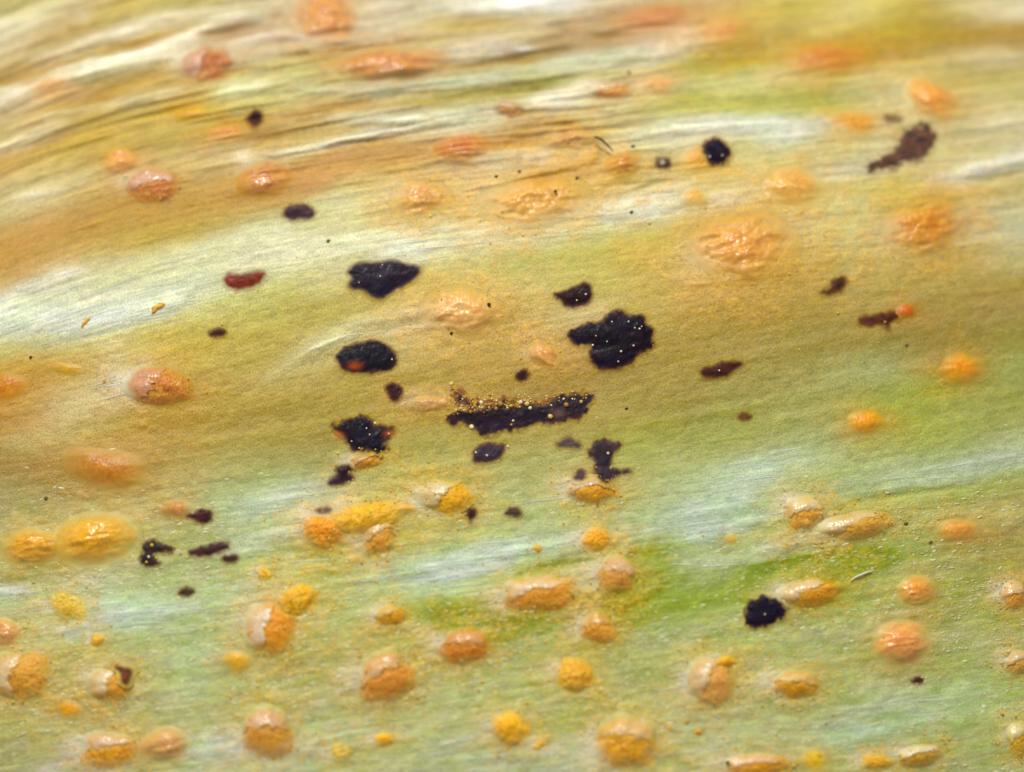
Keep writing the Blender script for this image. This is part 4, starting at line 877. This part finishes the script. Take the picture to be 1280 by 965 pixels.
for n, (cu, cv, ru, rv, ang, kind, body, flap, hh, label) in enumerate(P):
    tiny = ru < 12
    if cv < 262: body = tuple(0.68 * np.array(body) + 0.32 * np.array((188, 134, 96)))
    nr, nt = (14, 24) if tiny else (34, 72)
    if kind in ('crinkle', 'dome', 'low'): ru, rv = ru * 1.12, rv * 1.12
    R, T, f = polar(nr, nt, 1.34)
    amt = {'dome': .05, 'crinkle': .10, 'open': .085, 'heap': .11, 'low': .08}[kind]
    O = outline(T, 100 + n, amt)
    p = R * np.cos(T) * O * ru; q = R * np.sin(T) * O * rv
    a = math.radians(-ang)
    U = cu + p * math.cos(a) - q * math.sin(a); Vv = cv + p * math.sin(a) + q * math.cos(a)
    hz = hh * 0.72 * dome_profile(R, 1.5 if kind in ('dome', 'low', 'crinkle') else 1.12) + 0.25 - 0.75 * sstep(0.95, 1.32, R)
    core = 1 - sstep(0.55, 1.0, R)
    if kind == 'crinkle':
        hz *= 0.75
        rg = 1 - np.abs(2 * fbm(p / 30 + 5 * n, q / 12, 300 + n, 2)) * 2
        hz += hh * (0.15 * (rg - 0.6) + 0.5 * fbm(p / 22, q / 12, 320 + n)) * (1 - sstep(0.7, 1.05, R))
    elif kind == 'heap':
        hz += hh * 0.40 * fbm(p / 9, q / 9, 340 + n, 3) * (1 - sstep(0.8, 1.05, R)) + 1.3 * (vnoise(U / 2.6, Vv / 2.6, 7) - .5) * (1 - sstep(0.9, 1.1, R))
    elif kind == 'open':
        hz += hh * 0.22 * fbm(p / 12, q / 9, 350 + n, 3) * core + 0.8 * (vnoise(U / 2.8, Vv / 2.8, 8) - .5) * (1 - sstep(0.9, 1.1, R))
    elif kind == 'dome':
        hz += hh * 0.22 * fbm(p / 20, q / 9, 360 + n, 2) * core
        wr = 1 - np.abs(2 * fbm(p / 26 + 3 * n, q / 7, 365 + n, 2)) * 3
        hz += hh * 0.09 * np.maximum(wr, 0) * core
    elif kind == 'low':
        hz *= 0.7
    edge = {'dome': .70, 'crinkle': .85, 'open': .55, 'heap': .60, 'low': .80}[kind]
    w = 1 - sstep(1 - edge, 1.12, R * (1 + 0.55 * fbm(U / 16, Vv / 12, 370, 2) + 0.45 * fbm(U / 5, Vv / 5, 372, 2)))
    if kind in ('heap', 'open'): w = w ** 0.6
    cb = np.clip(albedo(body) * np.array([1.10, 1.16, 1.0]), 0, .9)
    var = 1 + 0.30 * fbm(U / 14, Vv / 8, 380 + n)[..., None] * np.array([0.6, 1.2, 1.8])
    lc = leaf_c(U, Vv)
    pig = fbm(U / 11, Vv / 7, 385 + n, 3)[..., None]
    warm = np.clip(pig * 3, 0, 1); deep = np.clip(-pig * 3, 0, 1)
    cv_ = cb * var
    if kind != 'low':
        cv_ = cv_ * (1 - 0.40 * warm) + albedo((240, 190, 84)) * 0.40 * warm
        cv_ = cv_ * (1 - 0.45 * deep) + cb * np.array([.88, .74, .6]) * 0.45 * deep
    cc = lc * (1 - w[..., None]) + np.clip(cv_, .003, .9) * w[..., None]
    X = leaf_point(U, Vv); X[..., 2] += hz * MM
    S, Tt = grain(U, Vv)
    mat = M_SPORE if kind in ('heap', 'open') else M_LOW if kind == 'low' else M_CRUMPLED if kind == 'crinkle' else M_SKIN
    at = leaf_point(np.array([cu * 1.0]), np.array([cv * 1.0]))[0]
    root = thing('rust_pustule', at, label, 'pustule', 'orange rust pustules on the leaf')
    pname = {'dome': 'blister_skin', 'crinkle': 'blister_skin', 'low': 'blister_skin', 'heap': 'spore_heap', 'open': 'spore_mass'}[kind]
    grn = np.stack([S, Tt], -1).reshape(-1, 2)
    obj(pname, make_mesh(pname, X.reshape(-1, 3), f, cc.reshape(-1, 3), grn, mat, alpha=w.ravel()), root)
    if kind == 'open':
        # torn skin left standing over the upper side of the spores
        fa = {0: 100, 1: 118, 2: 84}[n % 3]
        if 'left' in label and 'white' in label: fa = 158
        fa = math.radians(fa)
        d0 = np.array([math.cos(fa), -math.sin(fa)]); d1 = np.array([math.sin(fa), math.cos(fa)])
        nq, npp = 34, 14
        tq = np.linspace(-0.97, 0.97, nq); kk = np.linspace(0, 1, npp)
        cut0 = 0.02 + 0.22 * ((n * 37) % 7) / 6.0
        cut = cut0 + 0.22 * fbm(tq * 3 + n, tq * 0 + n, 400) + 0.30 * fbm(tq * 9 + n, tq * 0, 410) - 0.16 * tq ** 2
        rim = np.sqrt(np.maximum(0, 1.62 - (1.12 * tq) ** 2))
        cut = np.minimum(cut, rim - 0.05)
        KP, TQ = np.meshgrid(kk, tq, indexing='ij')
        pp = cut[None] * (1 - KP) + rim[None] * KP
        x = pp * d0[0] + TQ * d1[0]; y = pp * d0[1] + TQ * d1[1]
        rr_ = np.hypot(x, y); th_ = np.arctan2(y, x)
        O2 = outline(th_, 100 + n, amt)
        p = x * O2 * ru; q = y * O2 * rv
        U = cu + p * math.cos(a) - q * math.sin(a); Vv = cv + p * math.sin(a) + q * math.cos(a)
        up = hh * 0.72 * dome_profile(rr_) + 0.25 + hh * 0.16 * fbm(p / 9, q / 5, 430 + n, 3) * (1 - sstep(0.7, 1.05, rr_))
        lift = np.exp(-(KP / 0.28) ** 2)
        th_k = (0.35 + 1.3 * sstep(0.0, 0.22, KP)) * (1 - sstep(0.72, 0.97, np.abs(TQ)))
        z1 = up + th_k * (1 - sstep(0.9, 1.25, rr_)) + 0.15 - 0.8 * sstep(0.95, 1.25, rr_) - 0.5 * sstep(0.80, 0.97, np.abs(TQ))
        z0 = z1 - 1.6
        nzf = 1 + 0.5 * fbm(U / 12, Vv / 8, 450 + n, 2)
        wf = (1 - sstep(0.50, 1.16, rr_ * nzf)) * (1 - sstep(0.62, 0.90, np.abs(TQ) * nzf)) * sstep(-0.01, 0.09, KP)
        lc = leaf_c(U, Vv)
        lk = np.clip((1 - sstep(0.75, 1.0, rr_)) , 0, 1)[..., None]; lc = lc * (1 - lk) + cb * lk
        fc = (0.80 * albedo(flap) + 0.20 * cb) * (1 + 0.28 * fbm(p / 10, q / 5, 440 + n)[..., None] * np.array([.6, 1, 1.4]))
        mixb = (0.35 * sstep(0.8, 0.0, KP) * (1 - 0.6 * lift))[..., None]
        fc = fc * (1 - mixb) + cb * mixb
        cc = lc * (1 - wf[..., None]) + fc * wf[..., None]
        X1 = leaf_point(U, Vv); X0 = X1.copy()
        X1[..., 2] += z1 * MM; X0[..., 2] += z0 * MM
        S, Tt = grain(U, Vv)
        ft = grid_faces(npp, nq); nn = npp * nq
        fb_ = ft[:, ::-1] + nn
        bnd = list(range(nq)) + [j * nq + nq - 1 for j in range(1, npp)] + [(npp - 1) * nq + i for i in range(nq - 2, -1, -1)] + [j * nq for j in range(npp - 2, 0, -1)]
        side = [[bnd[k], bnd[(k + 1) % len(bnd)], bnd[(k + 1) % len(bnd)] + nn, bnd[k] + nn] for k in range(len(bnd))]
        ff = np.concatenate([ft[:, ::-1], fb_[:, ::-1], np.array(side)])
        g2 = np.stack([S, Tt], -1).reshape(-1, 2)
        obj('torn_skin', make_mesh('torn_skin', np.concatenate([X1.reshape(-1, 3), X0.reshape(-1, 3)]), ff,
            np.tile(cc.reshape(-1, 3), (2, 1)), np.tile(g2, (2, 1)), M_FLAP, alpha=np.tile(wf.ravel(), 2), closed=True), root)

# ------------------------------------------------------------------ small round grains, joined
def ico():
    t = (1 + 5 ** .5) / 2
    v = np.array([(-1,t,0),(1,t,0),(-1,-t,0),(1,-t,0),(0,-1,t),(0,1,t),(0,-1,-t),(0,1,-t),(t,0,-1),(t,0,1),(-t,0,-1),(-t,0,1)], float)
    v /= np.linalg.norm(v[0])
    f = [(0,11,5),(0,5,1),(0,1,7),(0,7,10),(0,10,11),(1,5,9),(5,11,4),(11,10,2),(10,7,6),(7,1,8),(3,9,4),(3,4,2),(3,2,6),(3,6,8),(3,8,9),(4,9,5),(2,4,11),(6,2,10),(8,6,7),(9,8,1)]
    vs_ = [tuple(x) for x in v]; cache = {}
    def mid(a, b):
        k = (min(a, b), max(a, b))
        if k not in cache:
            m = (np.array(vs_[a]) + np.array(vs_[b])); m /= np.linalg.norm(m)
            cache[k] = len(vs_); vs_.append(tuple(m))
        return cache[k]
    f2 = []
    for a, b, c in f:
        ab, bc, ca = mid(a, b), mid(b, c), mid(c, a)
        f2 += [(a, ab, ca), (b, bc, ab), (c, ca, bc), (ab, bc, ca)]
    return np.array(vs_), np.array(f2)
ICO_V, ICO_F = ico()

def grain_mesh(name, u, v, ru, rv, rz, lift, tints, turn, mat=None):
    """many small ellipsoids lying on the leaf, as one mesh"""
    n = len(u)
    base_p = leaf_point(u, v, 0.0); base_p[:, 2] += lift * MM
    ca = np.cos(turn)[:, None]; sa = np.sin(turn)[:, None]
    x = ICO_V[None, :, 0] * ru[:, None]; y = ICO_V[None, :, 1] * rv[:, None]; z = ICO_V[None, :, 2] * rz[:, None]
    X = np.stack([x * ca - y * sa, x * sa + y * ca, z], -1) * MM + base_p[:, None, :]
    k = len(ICO_V)
    Fc = (ICO_F[None] + (np.arange(n) * k)[:, None, None]).reshape(-1, 3)
    gr_ = np.stack([u, v], -1)[:, None, :] + np.stack([x, y], -1)
    return make_mesh(name, X.reshape(-1, 3), Fc, np.repeat(tints, k, 0), gr_.reshape(-1, 2), mat or M_GRAIN, nside=3, closed=True)

# ------------------------------------------------------------------ dark crusts
def rounded(poly, times=2):
    for _ in range(times):
        q = []
        for a, b in zip(poly, poly[1:] + poly[:1]):
            q += [(.75 * a[0] + .25 * b[0], .75 * a[1] + .25 * b[1]), (.25 * a[0] + .75 * b[0], .25 * a[1] + .75 * b[1])]
        poly = q
    return poly

def inside(u, v, poly):
    c = np.zeros(u.shape, bool)
    for (x0, y0), (x1, y1) in zip(poly, poly[1:] + poly[:1]):
        cond = ((y0 > v) != (y1 > v)) & (u < (x1 - x0) * (v - y0) / (y1 - y0 + 1e-12) + x0)
        c ^= cond
    return c

def dome_height_at(u, v):
    """how far pustules rise over the leaf here (crusts sit on top of them)"""
    z = np.zeros(np.shape(u))
    for (cu, cv, ru, rv, ang, kind, body, flap, hh, label) in P:
        if np.hypot(np.mean(u) - cu, np.mean(v) - cv) > ru + 90: continue
        p, q = rot(u - cu, v - cv, ang)
        r = np.hypot(p / ru, q / rv)
        z = np.maximum(z, hh * 0.72 * np.maximum(0, dome_profile(r)) * (0.7 if kind == 'low' else 1.0) + np.where((kind == 'open') & (r < 1.05), 2.5, 0))
    return z

for n, (reg, poly, colour, soft, hh, fuzz, label, grains) in enumerate(B):
    poly = [Z(reg, x, y) for x, y in poly]
    us = np.array([p[0] for p in poly]); vv = np.array([p[1] for p in poly])
    poly = rounded(poly)
    st = 1.0 if (us.max() - us.min()) > 30 else 0.7
    a_u = np.arange(us.min() - 9, us.max() + 9, st); a_v = np.arange(vv.min() - 9, vv.max() + 9, st)
    U, Vv = np.meshgrid(a_u, a_v)
    w1 = U + fuzz * (8.5 * fbm(U / 9, Vv / 9, 500 + n) + 3.6 * fbm(U / 3.6, Vv / 3.6, 520 + n)); w2 = Vv + fuzz * (8.5 * fbm(U / 9, Vv / 9, 540 + n) + 3.6 * fbm(U / 3.6, Vv / 3.6, 560 + n))
    d = seg_dist(w1, w2, poly + poly[:1]); sd = np.where(inside(w1, w2, poly), d, -d) + 2.6
    lump = fbm(U / 10, Vv / 7, 580 + n, 3); gran = vnoise(U / 2.7, Vv / 2.7, 590 + n) - .5
    k = sstep(-1.0, 0.35 * min(us.max() - us.min(), 3 * (vv.max() - vv.min())) * 0.5 + 2, sd)
    hz = 0.38 * hh * (0.15 + 0.85 * k) + (0.6 * lump + 0.2 * gran) * sstep(0, 4, sd)
    hz = np.where(sd < 0, 0.11 * hh + 0.2 + sd * 0.30, hz)
    hz = hz + dome_height_at(U, Vv)
    keep = sd > -4.6
    X = leaf_point(U, Vv); X[..., 2] += hz * MM
    f = grid_faces(*U.shape)
    f = f[keep.reshape(-1)[f].all(1)]
    idx, inv = np.unique(f.ravel(), return_inverse=True)
    lc = leaf_c(U, Vv)
    w = sstep(-3.6, soft + 0.6, sd + 1.6 * fbm(U / 4, Vv / 4, 615 + n))[..., None]
    dark = lin(colour) * 0.75 * (np.array([1.25, 0.92, 1.25]) if sum(colour) < 130 else 1.0)
    rim = lin((92, 56, 44)) * 0.55 + 0.45 * dark
    var = 1 + 1.5 * lump[..., None] * np.array([1.2, .8, .7])
    if sum(colour) > 170:
        var = var + 2.2 * np.clip(fbm(U / 7, Vv / 5, 605 + n, 3), 0, 1)[..., None] * np.array([1.1, .9, .8])
    blue = np.clip(fbm(U / 12, Vv / 8, 610 + n) * 2.2, 0, 1)[..., None] * np.array([0.0, 0.002, 0.012])  # bluish sheen and glints put into the base colour as patches
    ck = sstep(-0.5, 7.5, sd)[..., None]
    cc = lc * (1 - w) + (rim * (1 - ck) + (dark * var + blue) * ck) * w
    if 'red-orange patch' in label:
        e = np.exp(-(((U - 443.5) / 9) ** 2 + ((Vv - 457.8) / 4.5) ** 2) ** 1.2)[..., None]
        cc = cc * (1 - e) + lin((150, 62, 18)) * e
    if 'orange rims' in label:
        e = np.exp(-(((U - 423) / 6) ** 2 + ((Vv - 545) / 5) ** 2))[..., None] + np.exp(-(((U - 487) / 7) ** 2 + ((Vv - 542) / 4) ** 2))[..., None] * .7
        e = np.clip(e, 0, 1); cc = cc * (1 - e) + lin((176, 92, 30)) * e
    if 'golden grains' in label:
        up_ = sstep(5, -3, Vv - (513 - (U - 590) * 0.085)) * sstep(698, 684, U)
        e = (up_ * sstep(-.2, .15, fbm(U / 5, Vv / 4, 640)))[..., None] * .85
        cc = cc * (1 - e) + lin((134, 84, 42)) * e
        e = (up_ * sstep(.04, .22, fbm(U / 6, Vv / 4, 645)))[..., None]
        cc = cc * (1 - e) + lc * e
        up_ = (np.exp(-(((U - 698) / 9) ** 2 + ((Vv - 517) / 5) ** 2)))[..., None] * .5
        cc = cc * (1 - up_) + lin((120, 90, 80)) * up_
    if 'ring' in label:
        e = np.exp(-((U - 828) ** 2 + (Vv - 203.5) ** 2) / 9.0)[..., None]; cc = cc * (1 - e) + lin((180, 160, 130)) * e
    cc = np.clip(cc, .002, .85)
    S, Tt = grain(U, Vv)
    at = leaf_point(np.array([us.mean()]), np.array([vv.mean()]))[0]
    tiny = max(us.max() - us.min(), vv.max() - vv.min()) < 13
    me = make_mesh('dark_crust', X.reshape(-1, 3)[idx], inv.reshape(-1, 4)[:, ::-1], cc.reshape(-1, 3)[idx], np.stack([S, Tt], -1).reshape(-1, 2)[idx], M_CRUST)
    if not grains:
        obj('spore_crust', me, None, label, 'spore crust', 'dark spore crusts on the leaf')
        continue
    root = thing('spore_crust', at, label, 'spore crust', 'dark spore crusts on the leaf')
    obj('crust_body', me, root)
    gp = np.array([(*Z(reg, x, y), r) for x, y, r in grains])
    hgt = bilin(hz, a_u, a_v, gp[:, 0], gp[:, 1])
    gold = 'golden' in label
    if gold:
        g2 = []
        for _ in range(150):
            uu = min(random.uniform(568, 735), random.uniform(575, 760)); tt = 507 - (uu - 590) * 0.085 + random.gauss(0, 4.5)
            g2.append((uu, tt, random.uniform(.8, 1.8)))
        g2 = np.array(g2); gp = np.concatenate([gp, g2]); hgt = bilin(hz, a_u, a_v, gp[:, 0], gp[:, 1])
    gc = np.array([albedo(random.choice([(206,166,72),(222,190,110),(176,128,60),(232,214,170)]) if (gold or r > 2.5) else random.choice([(226,214,196),(206,190,166),(220,204,160)])) for _, _, r in gp])  # golden spore grains; the small whitish ones stand in for specular sparkle
    rr_ = gp[:, 2] * (0.58 if not gold else .75)
    obj('grains_and_glints', grain_mesh('grains_and_glints', gp[:, 0], gp[:, 1], rr_ * 1.1, rr_, rr_, hgt + rr_ * .35, gc, np.random.default_rng(n).uniform(0, 3, len(gp))), root, kind='stuff')

# ------------------------------------------------------------------ specks, bristle, hair, chip
SPECKS = [
 (789,266,2.6,'black pinprick on the white band below the blue-black ball'),
 (783,511,2.4,'black pinprick right of the bar-shaped crust'),
 (909,955,3.0,'black pinprick beside the pink-flapped pustule at the bottom edge'),
 (564,417,2.6,'black pinprick on the lower rim of the crumpled pinkish mound'),
 (611,383,3.0,'dark pinprick on the right side of the crumpled pinkish mound'),
 (38,447,2.6,'dark pinprick on yellow tissue at the far left'),
 (1132,655,3.2,'dark olive pinprick right of the slanting lens-shaped pustule'),
 (1163,678,2.8,'faint dark pinprick below the soft orange spot at the right'),
 (57,623,3.2,'olive pinprick on ochre tissue at the far left'),
 (1133,432,2.6,'faint dark pinprick below the red-orange spot at the right'),
 (620,222,2.6,'dark pinprick between the slit blister and the long crumpled pustule'),
 (649,216,3.0,'brown pinprick above the long crumpled pustule'),
 (694,243,2.6,'dark pinprick on the long crumpled pustule'),
 (721,224,2.8,'dark pinprick at the upper right end of the long crumpled pustule'),
 (791,185,3.2,'dark pinprick just above the glossy amber bead'),
 (786,93,3.4,'blurred olive pinprick at the top of the green line, upper middle'),
 (410,302,3.0,'brown pinprick on yellowish tissue above the almond-shaped crust'),
]
for u, v, r, label in SPECKS:
    r = r * 0.78
    g = np.random.default_rng(int(u))
    me = grain_mesh('dark_speck', np.array([u, u + r * .5]), np.array([v, v - r * .3]), np.array([r * 1.1, r * .8]), np.array([r * .8, r * .6]), np.array([r * .7, r * .6]),
                    dome_height_at(np.array([u, u * 1.0]), np.array([v, v * 1.0])) + .3 + 2.0 * (dome_height_at(np.array([u * 1.0, u]), np.array([v * 1.0, v])) > 1), np.tile(lin((116, 98, 54) if ('faint' in label or 'olive' in label or 'brown' in label) else (66, 50, 28)) * .8, (2, 1)), g.uniform(0, 3, 2), M_CRUST)
    obj('dark_speck', me, None, label, 'speck', 'dark specks on the leaf')

def tube(name, path, radii, tint_c, mat, sides=8):
    path = np.array(path, float); n = len(path)
    tan = np.gradient(path, axis=0); tan /= np.linalg.norm(tan, axis=1, keepdims=True)
    upv = np.array([0, 0, 1.0])
    b = np.cross(tan, upv); b /= np.linalg.norm(b, axis=1, keepdims=True); c = np.cross(b, tan)
    th = np.linspace(0, 2 * np.pi, sides, endpoint=False)
    X = path[:, None] + (np.cos(th)[None, :, None] * b[:, None] + np.sin(th)[None, :, None] * c[:, None]) * np.array(radii)[:, None, None]
    j, i = np.mgrid[0:n - 1, 0:sides]
    a = j * sides + i; d = j * sides + (i + 1) % sides
    f = np.stack([a, d, d + sides, a + sides], -1).reshape(-1, 4)
    return make_mesh(name, X.reshape(-1, 3), f, np.tile(tint_c, (n * sides, 1)), X.reshape(-1, 3)[:, :2] * 128, mat, closed=True)

k = np.linspace(0, 1, 9)
bp_ = leaf_point(743 + 23.5 * k, 175 + 19 * k - 2 * np.sin(k * 3.14)); bp_[:, 2] += (10 + 6 * np.sin(k * 3.14)) * MM
obj('bristle', tube('bristle', bp_, MM * np.array([.9, 1.2, 1.3, 1.3, 1.2, 1.1, 1, .8, .4]), lin((40, 28, 16)) * .6, M_CRUST), None,
    'short black bristle lying between the tan blister and the amber bead', 'bristle')
hp_ = leaf_point(1063 + 30 * k, 727 - 14 * k ** 0.7); hp_[:, 2] += 2.2 * MM
obj('white_hair', tube('white_hair', hp_, MM * np.array([.5, 1, 1.3, 1.4, 1.4, 1.3, 1.1, .8, .4]), albedo((214, 216, 186)), M_FIBRE), None,
    'short curved white hair on green tissue right of the leaf-shaped pustule', 'hair')
for (u, v, l, wd, tn, label) in ((107, 403, 7, 2.2, .75, 'amber chip on the white band at the far left'), (198, 384, 9, 3, .35, 'pale amber flake at the lower edge of the white band, left')):
    g = np.array
    me = grain_mesh('amber_chip', g([u, u - l * .5, u + l * .4]) * 1.0, g([v, v + l * .5, v - l * .35]) * 1.0, g([l, l * .6, l * .5]) * 1.0, g([wd, wd * .7, wd * .6]), g([wd * .7] * 3), g([1.0] * 3),
                    np.tile(albedo((226, 170, 62)), (3, 1)), g([tn, tn + .5, tn - .4]))
    obj('amber_chip', me, None, label, 'chip')

# ------------------------------------------------------------------ papillae of the skin and loose golden spores
def scatter(n, fn):
    out = []
    while sum(map(len, out)) < n:
        u = rng.uniform(-20, 1300, 4000); v = rng.uniform(-20, 985, 4000)
        keep = rng.uniform(0, 1, 4000) < fn(u, v)
        out.append(np.stack([u[keep], v[keep]], -1))
    return np.concatenate(out)[:n]

def cover(u, v):
    m = np.zeros(u.shape)
    for (cu, cv, ru, rv, ang, *_r) in P:
        p, q = rot(u - cu, v - cv, ang); m = np.maximum(m, np.hypot(p / ru, q / rv) < 0.95)
    return m

def pap_density(u, v):
    d = 0.006 + 0.99 * sstep(560, 720, v)
    d = d * (0.25 + 1.5 * sstep(-.15, .2, fbm(u / 70, v / 35, 701)))
    d = d * (1 - 0.6 * sstep(0.40, 0.55, leaf_c(u, v)[..., 1]))
    return np.clip(d * (1 - cover(u, v)), 0, 1)
pp = scatter(5200, pap_density)
sz = np.minimum(rng.lognormal(0.0, 0.45, len(pp)) * 1.05, 1.9)
mk = rng.uniform(.12, .72, (len(pp), 1)) ** 1.2; pc = leaf_c(pp[:, 0], pp[:, 1]) * (1 - mk) + mk * albedo((232, 228, 186)) * rng.uniform(.7, 1.1, (len(pp), 1))
slope = np.full(len(pp), 0.16) + rng.normal(0, .25, len(pp))
obj('papillae', grain_mesh('papillae', pp[:, 0], pp[:, 1], sz * rng.uniform(1.5, 3.2, len(pp)), sz * .85, sz * .60, -.34 * sz, pc, slope, M_FIBRE), leaf, kind='stuff')

def spore_density(u, v):
    d = np.zeros(u.shape)
    for (cu, cv, ru, rv, ang, kind, *_r) in P:
        if kind not in ('heap', 'open', 'crinkle'): continue
        k = 1.0 if cv > 560 and kind != 'crinkle' else 0.25
        p, q = rot(u - cu, v - cv, ang); r = np.hypot(p / (ru + 10), q / (rv + 10))
        d = np.maximum(d, k * np.exp(-(np.maximum(r - .75, 0) / .55) ** 2) * (r > .55))
    return np.clip(d * (0.35 + 1.6 * sstep(-.1, .2, fbm(u / 14, v / 12, 733))) * .9 + 0.008 + 0.03 * sstep(600, 800, v), 0, 1)
sp = scatter(4600, spore_density)
ss = rng.lognormal(0, .35, len(sp)) * .68
sc_ = np.array([albedo(c) for c in ((232,176,48),(222,160,40),(238,204,110),(214,186,70),(236,190,70))])[rng.integers(0, 5, len(sp))]
lift = np.array([dome_height_at(np.array([a]), np.array([b]))[0] for a, b in sp])
obj('spore_dust', grain_mesh('spore_dust', sp[:, 0], sp[:, 1], ss * 1.15, ss, ss, lift + ss * .4, sc_, rng.uniform(0, 3, len(sp))), None,
    'fine golden spore dust scattered between the pustules', 'spores', None, 'stuff')

# ------------------------------------------------------------------ fine white fibres showing in the pale veins
fv, ff_, fc_ = [], [], []
fib = scatter(380, lambda u, v: np.clip(sstep(0.34, 0.50, leaf_c(u, v).mean(-1)) * (0.12 + 0.88 * sstep(300, 480, v)) * (1 - cover(u, v)), 0, 1))
sides = 5
for u0, v0 in fib:
    L_ = rng.uniform(14, 62); k = np.linspace(-.5, .5, 8)
    uu = u0 + L_ * k
    _, t0 = grain(np.array([u0]), np.array([v0])); _, t1 = grain(uu, np.full(8, v0))
    vv_ = v0 - (t1 - t0[0]) + rng.normal(0, .5) * k * 6
    pth = leaf_point(uu, vv_)
    rad = rng.uniform(.45, .9) * np.sqrt(np.maximum(0.02, 1 - (2 * k) ** 2))
    th = np.linspace(0, 2 * np.pi, sides, endpoint=False)
    ring_ = np.stack([0 * th, np.cos(th), 0.35 * np.sin(th)], -1)
    X = pth[:, None] + ring_[None] * rad[:, None, None] * MM
    b0 = len(fv) * 8 * sides
    j, i = np.mgrid[0:7, 0:sides]
    a = b0 + j * sides + i; d = b0 + j * sides + (i + 1) % sides
    ff_.append(np.stack([a, a + sides, d + sides, d], -1).reshape(-1, 4)); fv.append(X.reshape(-1, 3))
    m = rng.uniform(.1, .6)
    c_ = leaf_c(np.array([u0]), np.array([v0]))[0] * (1 - m) + m * albedo((232, 236, 224))
    fc_.append(np.tile(c_, (8 * sides, 1)))
fv = np.concatenate(fv)
obj('vein_fibres', make_mesh('vein_fibres', fv, np.concatenate(ff_), np.concatenate(fc_), fv[:, :2] * 128, M_FIBRE, closed=True), leaf, kind='stuff')
